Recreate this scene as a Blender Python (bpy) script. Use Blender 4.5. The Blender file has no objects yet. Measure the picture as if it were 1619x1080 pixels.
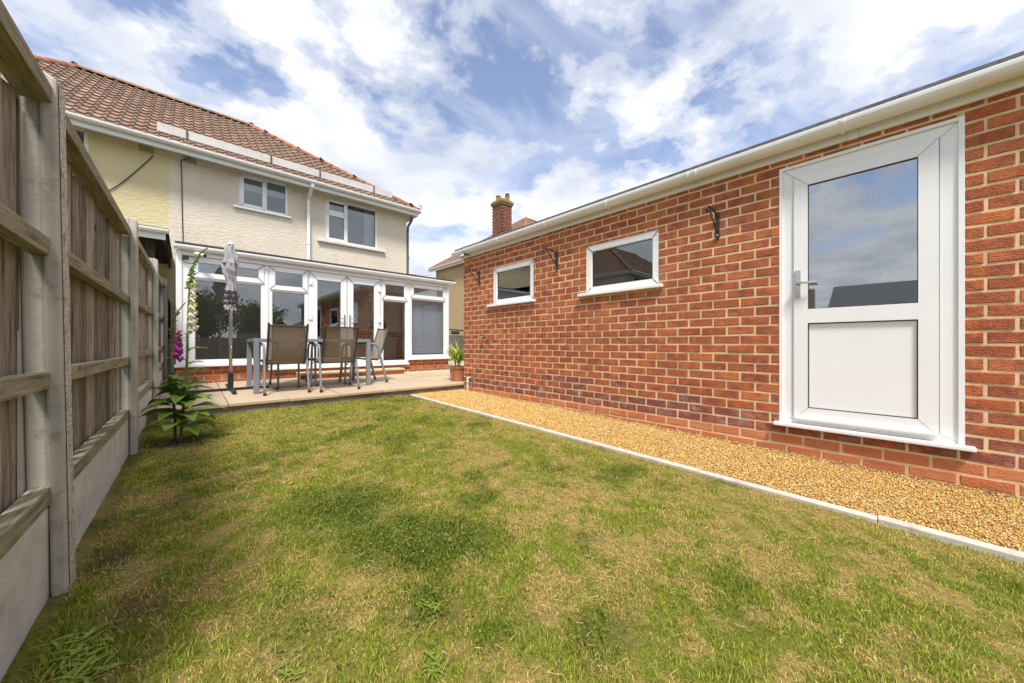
import bpy, math, random
import numpy as np
from mathutils import Vector, Matrix

random.seed(7)
rng = np.random.default_rng(11)
SC = bpy.context.scene
COL = SC.collection
R = math.radians

# ------------------------------------------------------------------ camera
CAM_H = 0.92
YAW = math.atan(514 / 560)
cam = bpy.data.cameras.new('camera')
cam.sensor_fit = 'HORIZONTAL'
cam.sensor_width = 36.0
cam.lens = 36.0 * 560 / 1619
cam.shift_y = 4 / 1619
cam.clip_start = 0.02
cam.clip_end = 3000
camo = bpy.data.objects.new('camera', cam)
COL.objects.link(camo)
camo.location = (0, 0, CAM_H)
camo.rotation_euler = (R(90), 0, -YAW)
SC.camera = camo

# ------------------------------------------------------------------ sky, sun, exposure
SUN_EL, SUN_AZ = R(60), R(214)          # azimuth clockwise from +Y: the sun stands behind the camera, a little left
W = bpy.data.worlds.new('World')
SC.world = W
W.use_nodes = True
nt = W.node_tree
nt.nodes.clear()
def N(t, kind, **kw):
    n = t.nodes.new(kind)
    for k, v in kw.items():
        setattr(n, k, v)
    return n
def MATH(t, op, a, b=None, c=None, clamp=False):
    n = t.nodes.new('ShaderNodeMath'); n.operation = op; n.use_clamp = clamp
    for i, v in enumerate((a, b, c)):
        if v is None: continue
        if isinstance(v, (int, float)): n.inputs[i].default_value = v
        else: t.links.new(v, n.inputs[i])
    return n.outputs[0]
def RAMP(t, fac, stops, interp='LINEAR'):
    n = t.nodes.new('ShaderNodeValToRGB'); n.color_ramp.interpolation = interp
    el = n.color_ramp.elements
    while len(el) < len(stops): el.new(0.5)
    for e, (p, c) in zip(el, stops):
        e.position = p
        e.color = (c, c, c, 1) if isinstance(c, (int, float)) else (*c, 1)
    t.links.new(fac, n.inputs[0])
    return n.outputs[0]
def MIX(t, fac, a, b, mode='MIX'):
    n = t.nodes.new('ShaderNodeMix'); n.data_type = 'RGBA'; n.blend_type = mode
    for s, v in ((n.inputs[0], fac), (n.inputs[6], a), (n.inputs[7], b)):
        if isinstance(v, (int, float)): s.default_value = v
        elif isinstance(v, tuple): s.default_value = (*v, 1)
        else: t.links.new(v, s)
    return n.outputs[2]
def NOISE(t, vec, scale, detail=4, rough=0.55, dist=0.0):
    n = t.nodes.new('ShaderNodeTexNoise')
    n.inputs['Scale'].default_value = scale; n.inputs['Detail'].default_value = detail
    n.inputs['Roughness'].default_value = rough; n.inputs['Distortion'].default_value = dist
    if vec is not None: t.links.new(vec, n.inputs['Vector'])
    return n.outputs['Fac']
def VMAP(t, vec, scale=(1, 1, 1), loc=(0, 0, 0), rot=(0, 0, 0)):
    n = t.nodes.new('ShaderNodeMapping')
    n.inputs['Scale'].default_value = scale; n.inputs['Location'].default_value = loc; n.inputs['Rotation'].default_value = rot
    t.links.new(vec, n.inputs['Vector'])
    return n.outputs[0]

sky = N(nt, 'ShaderNodeTexSky', sky_type='NISHITA', sun_disc=False)
sky.sun_elevation = SUN_EL; sky.sun_rotation = SUN_AZ
sky.air_density = 1.0; sky.dust_density = 0.6; sky.ozone_density = 1.2
tc = N(nt, 'ShaderNodeTexCoord')
sep = N(nt, 'ShaderNodeSeparateXYZ'); nt.links.new(tc.outputs['Generated'], sep.inputs[0])
zc = MATH(nt, 'ADD', MATH(nt, 'MAXIMUM', sep.outputs[2], 0.0), 0.16)
comb = N(nt, 'ShaderNodeCombineXYZ')
nt.links.new(MATH(nt, 'DIVIDE', sep.outputs[0], zc), comb.inputs[0])
nt.links.new(MATH(nt, 'DIVIDE', sep.outputs[1], zc), comb.inputs[1])
CLOUD_LOC = (3.1, 1.7, 0.0)
cv = VMAP(nt, comb.outputs[0], loc=CLOUD_LOC)
c_big = NOISE(nt, cv, 1.0, 3, 0.5, 0.1)
c_mid = NOISE(nt, cv, 3.3, 12, 0.60, 0.10)
c_thin = NOISE(nt, VMAP(nt, comb.outputs[0], scale=(1.0, 2.2, 1), loc=(8, 3, 0), rot=(0, 0, 0.6)), 1.3, 8, 0.65, 0.6)
cl = MATH(nt, 'ADD', MATH(nt, 'MULTIPLY', c_big, 0.55), MATH(nt, 'MULTIPLY', c_mid, 0.62))
hor = MATH(nt, 'MULTIPLY', MATH(nt, 'POWER', MATH(nt, 'SUBTRACT', 1.0, MATH(nt, 'ABSOLUTE', sep.outputs[2]), clamp=True), 3.0), 0.16)
cl = MATH(nt, 'ADD', cl, hor)
cmask = RAMP(nt, cl, [(0.524, 0.0), (0.574, 0.44), (0.628, 0.90), (0.75, 1.0)], 'EASE')
veil = RAMP(nt, c_thin, [(0.40, 0.05), (0.72, 0.66)])
shade = RAMP(nt, NOISE(nt, VMAP(nt, cv, loc=(0.05, 0.12, 0)), 2.2, 6, 0.55, 0.2), [(0.35, (4.2, 4.45, 5.0)), (0.62, (6.4, 6.4, 6.5))])
skyc = MIX(nt, 1.0, sky.outputs[0], (1.40, 1.24, 1.22), 'MULTIPLY')
base = MIX(nt, veil, skyc, (5.1, 5.4, 6.1))
allc = MIX(nt, cmask, base, shade)
bg = N(nt, 'ShaderNodeBackground'); bg.inputs['Strength'].default_value = 0.1
nt.links.new(allc, bg.inputs['Color'])
wo = N(nt, 'ShaderNodeOutputWorld'); nt.links.new(bg.outputs[0], wo.inputs[0])

sun = bpy.data.lights.new('sun', 'SUN')
sun.energy = 2.8; sun.angle = R(12); sun.color = (1.0, 0.955, 0.885)
suno = bpy.data.objects.new('sun', sun); COL.objects.link(suno)
sd = Vector((math.sin(SUN_AZ) * math.cos(SUN_EL), math.cos(SUN_AZ) * math.cos(SUN_EL), math.sin(SUN_EL)))
suno.rotation_euler = (-sd).to_track_quat('-Z', 'Y').to_euler()
suno.location = sd * 40

SC.view_settings.view_transform = 'Standard'
SC.view_settings.look = 'None'
SC.view_settings.gamma = 1.0
SC.view_settings.exposure = 0.88
SC.view_settings.use_curve_mapping = False

# ------------------------------------------------------------------ helpers
FX, FY = math.sin(YAW), math.cos(YAW)
def proj(p):
    z = p[0] * FX + p[1] * FY
    x = p[0] * FY - p[1] * FX
    if z < 0.05: return None
    return (809.5 + 560 * x / z, 544 - 560 * (p[2] - CAM_H) / z, z)

ORIGIN = {}
def org(o):
    return ORIGIN.get(o.name, Vector((0, 0, 0))) if o else Vector((0, 0, 0))
def tag(o, label=None, cat=None, group=None, kind=None):
    if label: o['label'] = label
    if cat: o['category'] = cat
    if group: o['group'] = group
    if kind: o['kind'] = kind
    return o
def thing(name, loc, label, cat, group=None):
    o = bpy.data.objects.new(name, None)
    o.empty_display_size = 0.1
    COL.objects.link(o); o.location = loc
    ORIGIN[o.name] = Vector(loc)
    return tag(o, label, cat, group)

class MB:
    def __init__(s): s.v = []; s.f = []
    def quad(s, a, b, c, d):
        n = len(s.v); s.v += [a, b, c, d]; s.f.append((n, n + 1, n + 2, n + 3)); return s
    def poly(s, pts):
        n = len(s.v); s.v += list(pts); s.f.append(tuple(range(n, n + len(pts)))); return s
    def box(s, x0, x1, y0, y1, z0, z1):
        if x0 > x1: x0, x1 = x1, x0
        if y0 > y1: y0, y1 = y1, y0
        if z0 > z1: z0, z1 = z1, z0
        n = len(s.v)
        s.v += [(x0, y0, z0), (x1, y0, z0), (x1, y1, z0), (x0, y1, z0), (x0, y0, z1), (x1, y0, z1), (x1, y1, z1), (x0, y1, z1)]
        for q in ((3, 2, 1, 0), (4, 5, 6, 7), (0, 1, 5, 4), (1, 2, 6, 5), (2, 3, 7, 6), (3, 0, 4, 7)):
            s.f.append(tuple(n + i for i in q))
        return s
    def pbox(s, pl, u0, u1, z0, z1, d0, d1):
        return s.box(d0, d1, u0, u1, z0, z1) if pl == 'X' else s.box(u0, u1, d0, d1, z0, z1)
    def frame(s, pl, u0, u1, z0, z1, w, d0, d1, wb=None):
        wb = w if wb is None else wb
        if u0 > u1: u0, u1 = u1, u0
        O = [(u0, z0), (u1, z0), (u1, z1), (u0, z1)]; I = [(u0 + w, z0 + wb), (u1 - w, z0 + wb), (u1 - w, z1 - w), (u0 + w, z1 - w)]
        for k in range(4):
            j = (k + 1) % 4; q = [O[k], O[j], I[j], I[k]]; n = len(s.v)
            for d in (d0, d1):
                for (u, z) in q: s.v.append((d, u, z) if pl == 'X' else (u, d, z))
            s.f += [(n, n + 1, n + 2, n + 3), (n + 7, n + 6, n + 5, n + 4)] + [(n + e, n + (e + 1) % 4, n + 4 + (e + 1) % 4, n + 4 + e) for e in range(4)]
        return s
    def prism(s, prof, axis, a0, a1):
        """extrude a closed 2-D profile along axis ('x': prof=(y,z), 'y': prof=(x,z), 'z': prof=(x,y))"""
        n = len(s.v); k = len(prof)
        for a in (a0, a1):
            for p in prof:
                s.v.append((a, p[0], p[1]) if axis == 'x' else (p[0], a, p[1]) if axis == 'y' else (p[0], p[1], a))
        for i in range(k):
            j = (i + 1) % k
            s.f.append((n + i, n + j, n + k + j, n + k + i))
        s.f.append(tuple(n + i for i in range(k))[::-1]); s.f.append(tuple(n + k + i for i in range(k)))
        return s
    def tube(s, pts, r, n=8, flat=None, cap=True):
        pts = [Vector(p) for p in pts]
        rs = r if isinstance(r, (list, tuple)) else [r] * len(pts)
        b0 = len(s.v); up = None
        for i, p in enumerate(pts):
            t = (pts[min(i + 1, len(pts) - 1)] - pts[max(i - 1, 0)]).normalized()
            if up is None:
                up = Vector((1, 0, 0)) if abs(t.x) < 0.8 else Vector((0, 1, 0))
            a = (up - t * up.dot(t)).normalized(); up = a
            b = t.cross(a)
            for k in range(n):
                th = 2 * math.pi * (k + 0.5) / n
                s.v.append(tuple(p + a * (math.cos(th) * rs[i] * (flat or 1)) + b * (math.sin(th) * rs[i])))
        for i in range(len(pts) - 1):
            for k in range(n):
                s.f.append((b0 + i * n + k, b0 + i * n + (k + 1) % n, b0 + (i + 1) * n + (k + 1) % n, b0 + (i + 1) * n + k))
        if cap:
            s.f.append(tuple(b0 + k for k in range(n))[::-1])
            s.f.append(tuple(b0 + (len(pts) - 1) * n + k for k in range(n)))
        return s
    def lathe(s, prof, c, n=20):
        b0 = len(s.v)
        for (r, z) in prof:
            for k in range(n):
                th = 2 * math.pi * k / n
                s.v.append((c[0] + r * math.cos(th), c[1] + r * math.sin(th), c[2] + z))
        for i in range(len(prof) - 1):
            for k in range(n):
                s.f.append((b0 + i * n + k, b0 + i * n + (k + 1) % n, b0 + (i + 1) * n + (k + 1) % n, b0 + (i + 1) * n + k))
        return s
    def build(s, name, mat, parent=None, smooth=False, bevel=0, local=False):
        o0 = Vector((0, 0, 0)) if local else org(parent)
        me = bpy.data.meshes.new(name)
        me.from_pydata([(a - o0.x, b - o0.y, c - o0.z) for a, b, c in s.v], [], s.f)
        if mat: me.materials.append(mat)
        if smooth: me.polygons.foreach_set('use_smooth', [True] * len(me.polygons))
        me.update()
        o = bpy.data.objects.new(name, me); COL.objects.link(o)
        if parent:
            o.parent = parent; ORIGIN[o.name] = o0
        if bevel:
            m = o.modifiers.new('bevel', 'BEVEL'); m.width = bevel; m.segments = 2; m.limit_method = 'ANGLE'; m.angle_limit = R(40)
        return o
def B(): return MB()
def inst(name, mesh, parent, M):
    """an object that shares mesh data; M is its world matrix (parents never turn)"""
    o = bpy.data.objects.new(name, mesh); COL.objects.link(o)
    if parent:
        o.parent = parent
        M = Matrix.Translation(-org(parent)) @ M
    o.matrix_basis = M
    return o
def mesh_of(mb, name, mat, smooth=False):
    me = bpy.data.meshes.new(name); me.from_pydata(mb.v, [], mb.f)
    if mat: me.materials.append(mat)
    if smooth: me.polygons.foreach_set('use_smooth', [True] * len(me.polygons))
    me.update(); return me
def join_inst(name, mesh_list, parent, mat):
    """many transformed copies joined into one mesh: mesh_list = [(MB, Matrix)]"""
    vs, fs, n = [], [], 0
    for mb, M in mesh_list:
        A = np.array(mb.v) @ np.array(M.to_3x3()).T + np.array(M.translation)
        vs.append(A); fs += [tuple(n + i for i in f) for f in mb.f]; n += len(A)
    m = B(); m.v = [tuple(p) for p in np.concatenate(vs)]; m.f = fs
    return m.build(name, mat, parent)

def catmull(pts, n=6):
    pts = [Vector(p) for p in pts]; out = []
    P = [pts[0] * 2 - pts[1]] + pts + [pts[-1] * 2 - pts[-2]]
    for i in range(1, len(P) - 2):
        for k in range(n):
            t = k / n
            a, b, c, d = P[i - 1], P[i], P[i + 1], P[i + 2]
            out.append(0.5 * ((2 * b) + (c - a) * t + (2 * a - 5 * b + 4 * c - d) * t * t + (3 * b - a - 3 * c + d) * t ** 3))
    out.append(pts[-1]); return out

# ------------------------------------------------------------------ materials
def M_(name, rough=0.6, metallic=0.0, spec=0.5):
    m = bpy.data.materials.new(name); m.use_nodes = True
    t = m.node_tree; b = t.nodes['Principled BSDF']
    b.inputs['Roughness'].default_value = rough; b.inputs['Metallic'].default_value = metallic
    b.inputs['Specular IOR Level'].default_value = spec
    g = t.nodes.new('ShaderNodeNewGeometry')
    return m, t, b, g.outputs['Position']
def BUMP(t, b, h, strength=0.3, dist=0.005):
    n = t.nodes.new('ShaderNodeBump'); n.inputs['Strength'].default_value = strength; n.inputs['Distance'].default_value = dist
    t.links.new(h, n.inputs['Height']); t.links.new(n.outputs[0], b.inputs['Normal'])
def RAND(t):
    oi = t.nodes.new('ShaderNodeObjectInfo'); g = t.nodes.new('ShaderNodeNewGeometry')
    return MATH(t, 'FRACT', MATH(t, 'ADD', oi.outputs['Random'], g.outputs['Random Per Island']))
def simple(name, c, rough=0.6, var=0.12, vscale=8.0, bump=0.0, bscale=60.0, bdist=0.002, metallic=0.0, stretch=(1, 1, 1), rnd=0.0, spec=0.5, dirt=None):
    m, t, b, pos = M_(name, rough, metallic, spec)
    v = VMAP(t, pos, scale=stretch)
    f = NOISE(t, v, vscale, 5, 0.6)
    lo = tuple(max(0, x * (1 - var)) for x in c); hi = tuple(min(1, x * (1 + var)) for x in c)
    col = RAMP(t, f, [(0.3, lo), (0.7, hi)])
    if rnd:
        r = RAMP(t, RAND(t), [(0.0, 1 - rnd), (1.0, 1 + rnd)])
        col = MIX(t, 1.0, col, r, 'MULTIPLY')
    if dirt:
        d = RAMP(t, NOISE(t, VMAP(t, pos, loc=(5, 2, 7)), dirt[1], 6, 0.65), [(dirt[2], 0.0), (dirt[2] + 0.16, dirt[3])])
        col = MIX(t, d, col, dirt[0])
    t.links.new(col, b.inputs['Base Color'])
    if bump: BUMP(t, b, NOISE(t, v, bscale, 5, 0.6), bump, bdist)
    return m
def glass(name, tint=(0.85, 0.9, 0.9), boost=2.0, streak=False):
    m = bpy.data.materials.new(name); m.use_nodes = True
    t = m.node_tree; t.nodes.clear()
    tr = N(t, 'ShaderNodeBsdfTransparent'); tr.inputs[0].default_value = (*tint, 1)
    gl = N(t, 'ShaderNodeBsdfGlossy'); gl.inputs['Roughness'].default_value = 0.004; gl.inputs[0].default_value = (0.9, 0.93, 0.96, 1)
    lw = N(t, 'ShaderNodeLayerWeight'); lw.inputs['Blend'].default_value = 0.5
    sch = MATH(t, 'ADD', 0.043, MATH(t, 'MULTIPLY', MATH(t, 'POWER', lw.outputs['Facing'], 5.0), 0.957))
    fac = MATH(t, 'MULTIPLY', sch, boost, clamp=True)
    g = t.nodes.new('ShaderNodeNewGeometry')
    bp = t.nodes.new('ShaderNodeBump'); bp.inputs['Strength'].default_value = 0.02; bp.inputs['Distance'].default_value = 0.02
    t.links.new(NOISE(t, g.outputs['Position'], 2.2, 1, 0.4), bp.inputs['Height']); t.links.new(bp.outputs[0], gl.inputs['Normal'])
    if streak:
        s = NOISE(t, VMAP(t, g.outputs['Position'], scale=(1, 60, 6)), 3.0, 4, 0.6)
        fac = MATH(t, 'MULTIPLY', fac, RAMP(t, s, [(0.3, 0.9), (0.7, 1.05)]))
    mx = N(t, 'ShaderNodeMixShader'); t.links.new(fac, mx.inputs[0])
    t.links.new(tr.outputs[0], mx.inputs[1]); t.links.new(gl.outputs[0], mx.inputs[2])
    o = N(t, 'ShaderNodeOutputMaterial'); t.links.new(mx.outputs[0], o.inputs[0])
    return m

def brick_mat(name, stops, stain=0.0, rough=0.85, pit=1.0, blotch=0.68):
    m, t, b, pos = M_(name, rough, 0, 0.25)
    r = RAND(t)
    tone = RAMP(t, r, stops)
    blot = NOISE(t, pos, 11.0, 4, 0.6)
    tone = MIX(t, RAMP(t, blot, [(0.44, 0.0), (0.64, blotch)]), tone, (0.215, 0.070, 0.052))
    tone = MIX(t, RAMP(t, NOISE(t, VMAP(t, pos, loc=(3, 9, 1)), 16.0, 4, 0.6), [(0.50, 0.0), (0.68, min(0.75, 0.9 * blotch))]), tone, (0.60, 0.185, 0.060))
    pv = VMAP(t, pos, scale=(1, 1.0, 1.9))
    vo = t.nodes.new('ShaderNodeTexVoronoi'); vo.inputs['Scale'].default_value = 80.0; t.links.new(pv, vo.inputs['Vector'])
    pits = RAMP(t, vo.outputs['Distance'], [(0.10, 0.30), (0.40, 1.05)])
    tone = MIX(t, 0.8 * pit, tone, MIX(t, 1.0, tone, pits, 'MULTIPLY'))
    if stain:
        s = NOISE(t, VMAP(t, pos, scale=(1, 1, 1.6)), 7.0, 8, 0.7)
        tone = MIX(t, RAMP(t, s, [(0.50, 0.0), (0.72, stain)]), tone, (0.50, 0.44, 0.42))
    t.links.new(tone, b.inputs['Base Color'])
    hh = MATH(t, 'ADD', MATH(t, 'MULTIPLY', vo.outputs['Distance'], 1.0), MATH(t, 'MULTIPLY', NOISE(t, pos, 60, 4, 0.6), 0.8))
    BUMP(t, b, hh, 0.55, 0.004)
    return m
BRICK = brick_mat('rustic red brick', [(0.0, (0.34, 0.098, 0.046)), (0.35, (0.45, 0.130, 0.050)), (0.7, (0.39, 0.108, 0.047)), (1.0, (0.54, 0.175, 0.064))], stain=0.12)
BRICK_LOW = brick_mat('purple stained brick', [(0.0, (0.20, 0.078, 0.062)), (0.5, (0.25, 0.088, 0.066)), (1.0, (0.31, 0.105, 0.072))], stain=0.45)
BRICK_PL = brick_mat('orange plinth brick', [(0.0, (0.56, 0.19, 0.078)), (0.5, (0.66, 0.245, 0.105)), (1.0, (0.58, 0.20, 0.082))], stain=0.22, pit=0.15, blotch=0.22)
BRICK_OLD = brick_mat('old chimney brick', [(0.0, (0.13, 0.062, 0.042)), (0.5, (0.19, 0.085, 0.055)), (1.0, (0.17, 0.10, 0.07))], stain=0.5, blotch=0.5)
MORTAR = simple('buff mortar', (0.72, 0.54, 0.32), 0.95, 0.16, 14, 0.5, 160, 0.003, spec=0.1, dirt=((0.44, 0.35, 0.24), 6, 0.60, 0.5))
UPVC = simple('white upvc', (0.85, 0.86, 0.87), 0.28, 0.015, 3, dirt=((0.62, 0.60, 0.55), 3.5, 0.60, 0.25))
UPVC_OLD = simple('dulled white upvc', (0.83, 0.83, 0.825), 0.4, 0.04, 5, dirt=((0.48, 0.45, 0.39), 6, 0.60, 0.35))
GASKET = simple('black rubber gasket', (0.02, 0.02, 0.02), 0.6)
BLACK = simple('black painted iron', (0.02, 0.02, 0.022), 0.45, 0.2, 40, 0.2, 120)
CHROME = simple('satin chrome', (0.62, 0.62, 0.63), 0.25, 0.03, metallic=1.0)
GLASS_C = glass('conservatory glass', (0.84, 0.88, 0.90), 3.4)
GLASS_G = glass('garage glass', (0.55, 0.58, 0.60), 4.2)
GLASS_D = glass('patterned door glass', (0.42, 0.45, 0.47), 9.5, True)
GLASS_H = glass('house glass', (0.75, 0.8, 0.82), 3.0)
FELT = simple('grey roofing felt', (0.11, 0.115, 0.115), 0.9, 0.35, 18, 0.8, 90, 0.006, dirt=((0.24, 0.17, 0.08), 9, 0.62, 0.6))
DARKROOF = simple('dark roof edge', (0.06, 0.055, 0.05), 0.8, 0.2, 10)
CONC = simple('weathered concrete post', (0.47, 0.44, 0.385), 0.92, 0.16, 5, 0.7, 120, 0.003, dirt=((0.20, 0.165, 0.11), 14, 0.56, 0.6))
def agg_mat():
    m, t, b, pos = M_('exposed aggregate concrete', 0.9, 0, 0.3)
    vo = t.nodes.new('ShaderNodeTexVoronoi'); vo.inputs['Scale'].default_value = 150; t.links.new(pos, vo.inputs['Vector'])
    c = RAMP(t, vo.outputs['Distance'], [(0.15, (0.72, 0.69, 0.63)), (0.5, (0.58, 0.53, 0.45)), (0.8, (0.26, 0.21, 0.15))])
    c = MIX(t, RAMP(t, NOISE(t, pos, 30, 6, 0.7), [(0.52, 0.0), (0.62, 0.75)]), c, (0.15, 0.11, 0.07))
    t.links.new(c, b.inputs['Base Color']); BUMP(t, b, vo.outputs['Distance'], 0.7, 0.004); return m
AGG = agg_mat()
GBOARD = simple('pale concrete gravel board', (0.58, 0.545, 0.495), 0.92, 0.14, 8, 0.9, 110, 0.004, dirt=((0.40, 0.32, 0.24), 9.0, 0.55, 0.6))
def wood_mat(name, c0, c1, c2, green=0.25, axis='z', rnd=0.35):
    m, t, b, pos = M_(name, 0.92, 0, 0.15)
    sc = (1, 1, 0.055) if axis == 'z' else (1, 0.055, 1)
    wv = VMAP(t, pos, scale=sc)
    f = NOISE(t, wv, 75.0, 5, 0.65, 0.15)
    f2 = NOISE(t, wv, 260.0, 3, 0.6)
    c = RAMP(t, f, [(0.30, c0), (0.46, c1), (0.70, c2)])
    c = MIX(t, RAMP(t, f2, [(0.30, 0.55), (0.42, 0.0)]), c, tuple(x * 0.5 for x in c0))
    vo = t.nodes.new('ShaderNodeTexVoronoi'); vo.inputs['Scale'].default_value = 6.5
    t.links.new(VMAP(t, pos, scale=(1, 1, 0.55) if axis == 'z' else (1, 0.55, 1)), vo.inputs['Vector'])
    c = MIX(t, RAMP(t, vo.outputs['Distance'], [(0.05, 0.85), (0.12, 0.0)]), c, tuple(x * 0.7 for x in c0))
    c = MIX(t, 1.0, c, RAMP(t, RAND(t), [(0, 1 - rnd), (1, 1 + rnd)]), 'MULTIPLY')
    g = NOISE(t, VMAP(t, pos, scale=(1, 1, 0.5)), 5.0, 7, 0.7)
    c = MIX(t, RAMP(t, g, [(0.50, 0.0), (0.72, green)]), c, (0.17, 0.155, 0.055))
    t.links.new(c, b.inputs['Base Color'])
    BUMP(t, b, MATH(t, 'ADD', f, MATH(t, 'MULTIPLY', f2, 0.6)), 0.7, 0.004); return m
BOARD = wood_mat('weathered fence board', (0.085, 0.064, 0.045), (0.215, 0.175, 0.132), (0.36, 0.31, 0.25), 0.4, 'z', 0.5)
RAIL = wood_mat('weathered fence rail', (0.13, 0.105, 0.065), (0.28, 0.24, 0.16), (0.43, 0.38, 0.275), 0.55, 'y', 0.15)
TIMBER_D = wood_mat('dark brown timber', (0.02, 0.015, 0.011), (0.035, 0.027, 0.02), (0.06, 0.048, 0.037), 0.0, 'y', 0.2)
GATEWOOD = wood_mat('grey gate board', (0.07, 0.06, 0.048), (0.15, 0.13, 0.105), (0.22, 0.195, 0.16), 0.2)
PINE = simple('oiled pine', (0.50, 0.25, 0.085), 0.45, 0.2, 6, stretch=(1, 12, 12))
def render_mat(name, c, dirt):
    m, t, b, pos = M_(name, 0.95, 0, 0.15)
    f = NOISE(t, VMAP(t, pos, scale=(1, 1, 2.6)), 13.0, 6, 0.6, 0.4)
    big = NOISE(t, pos, 1.2, 5, 0.6)
    col = RAMP(t, big, [(0.3, tuple(x * 0.93 for x in c)), (0.7, tuple(min(1, x * 1.04) for x in c))])
    col = MIX(t, RAMP(t, NOISE(t, VMAP(t, pos, scale=(3, 3, 0.6)), 2.5, 7, 0.7), [(0.52, 0.0), (0.75, 0.35)]), col, dirt)
    t.links.new(col, b.inputs['Base Color'])
    BUMP(t, b, f, 0.75, 0.020); return m
CREAM = render_mat('cream roughcast render', (0.71, 0.64, 0.53), (0.50, 0.41, 0.29))
YELLOW = render_mat('pale yellow roughcast render', (0.70, 0.61, 0.365), (0.58, 0.49, 0.27))
OCHRE = render_mat('ochre pebbledash render', (0.50, 0.39, 0.22), (0.36, 0.28, 0.17))
def tile_mat():
    m, t, b, pos = M_('weathered concrete pantile', 0.9, 0, 0.15)
    c = RAMP(t, RAND(t), [(0, (0.215, 0.132, 0.093)), (0.35, (0.29, 0.185, 0.130)), (0.7, (0.24, 0.15, 0.105)), (1, (0.36, 0.245, 0.178))])
    c = MIX(t, RAMP(t, NOISE(t, pos, 3.0, 6, 0.65), [(0.48, 0.0), (0.70, 0.55)]), c, (0.24, 0.145, 0.10))
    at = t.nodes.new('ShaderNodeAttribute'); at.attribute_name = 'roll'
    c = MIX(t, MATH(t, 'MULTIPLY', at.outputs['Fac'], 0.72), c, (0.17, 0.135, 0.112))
    c = MIX(t, RAMP(t, NOISE(t, VMAP(t, pos, loc=(4, 4, 4)), 22.0, 5, 0.7), [(0.60, 0.0), (0.72, 0.6)]), c, (0.44, 0.36, 0.25))
    t.links.new(c, b.inputs['Base Color']); BUMP(t, b, NOISE(t, pos, 70, 4, 0.6), 0.4, 0.004); return m
TILE = tile_mat()
RIDGE_O = simple('orange ridge tile', (0.31, 0.125, 0.066), 0.85, 0.25, 9, 0.3, 80, rnd=0.2, dirt=((0.22, 0.13, 0.08), 7, 0.58, 0.5))
RIDGE_G = simple('lichened ridge tile', (0.26, 0.145, 0.095), 0.9, 0.35, 14, 0.5, 60, rnd=0.2, dirt=((0.30, 0.23, 0.10), 9, 0.54, 0.7))
ROOFBASE = simple('roof underlay', (0.05, 0.035, 0.028), 0.95)
def slab_mat():
    m, t, b, pos = M_('buff paving slab', 0.9, 0, 0.2)
    c = RAMP(t, RAND(t), [(0, (0.43, 0.335, 0.23)), (0.5, (0.50, 0.39, 0.27)), (1, (0.46, 0.37, 0.265))])
    c = MIX(t, RAMP(t, NOISE(t, pos, 2.6, 6, 0.65), [(0.45, 0.0), (0.72, 0.45)]), c, (0.40, 0.31, 0.22))
    t.links.new(c, b.inputs['Base Color']); BUMP(t, b, NOISE(t, pos, 40, 5, 0.6), 0.3, 0.003); return m
SLAB = slab_mat()
RISER = simple('stained concrete riser', (0.27, 0.22, 0.165), 0.95, 0.3, 5, 0.7, 50, 0.006, dirt=((0.12, 0.10, 0.06), 4, 0.52, 0.6))
KERB = simple('pale concrete kerb', (0.52, 0.475, 0.405), 0.92, 0.12, 9, 0.4, 120, dirt=((0.30, 0.24, 0.16), 9, 0.55, 0.6))
GREYMETAL = simple('grey powder coated metal', (0.225, 0.245, 0.275), 0.38, 0.06, 6, rnd=0.05)
BROWNMETAL = simple('dark bronze metal', (0.055, 0.047, 0.040), 0.4, 0.1, 6)
PIPEGREY = simple('grey plastic downpipe', (0.10, 0.115, 0.12), 0.4, 0.2, 8)
TERRA = simple('terracotta plastic', (0.44, 0.165, 0.080), 0.6, 0.1, 6, 0.1, 60)
SOIL = simple('dry soil', (0.10, 0.065, 0.04), 1.0, 0.4, 25, 0.9, 50, 0.01)
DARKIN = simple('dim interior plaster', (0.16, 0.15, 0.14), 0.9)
BLIND = simple('grey blind fabric', (0.78, 0.82, 0.88), 0.8, 0.03)
CURTAIN = simple('pale curtain', (0.62, 0.62, 0.62), 0.9, 0.1, 10)
def leafy(name, c, c2, transl=0.25, rough=0.5):
    m, t, b, pos = M_(name, rough, 0, 0.35)
    col = RAMP(t, NOISE(t, pos, 18, 4, 0.6), [(0.3, c), (0.7, c2)])
    col = MIX(t, 1.0, col, RAMP(t, RAND(t), [(0, 0.75), (1, 1.25)]), 'MULTIPLY')
    t.links.new(col, b.inputs['Base Color'])
    tl = N(t, 'ShaderNodeBsdfTranslucent'); t.links.new(col, tl.inputs[0])
    mx = N(t, 'ShaderNodeMixShader'); mx.inputs[0].default_value = transl
    t.links.new(b.outputs[0], mx.inputs[1]); t.links.new(tl.outputs[0], mx.inputs[2])
    t.links.new(mx.outputs[0], t.nodes['Material Output'].inputs[0])
    return m
LEAF = leafy('foxglove leaf', (0.17, 0.28, 0.04), (0.29, 0.42, 0.085), 0.3)
STEM = leafy('green stem', (0.10, 0.16, 0.03), (0.16, 0.22, 0.05), 0.1)
STEM_D = leafy('brown stem', (0.09, 0.075, 0.03), (0.14, 0.12, 0.05), 0.05)
BUD = leafy('green bud', (0.14, 0.24, 0.035), (0.24, 0.35, 0.06), 0.2)
BELL_Y = leafy('cream yellow bell', (0.72, 0.62, 0.18), (0.78, 0.72, 0.36), 0.3)
BELL_W = leafy('ivory bell', (0.74, 0.70, 0.52), (0.80, 0.77, 0.62), 0.3)
BELL_M = leafy('magenta bell', (0.40, 0.05, 0.30), (0.52, 0.10, 0.40), 0.3)
BELL_P = leafy('faded pink bell', (0.45, 0.16, 0.24), (0.55, 0.28, 0.32), 0.3)
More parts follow.
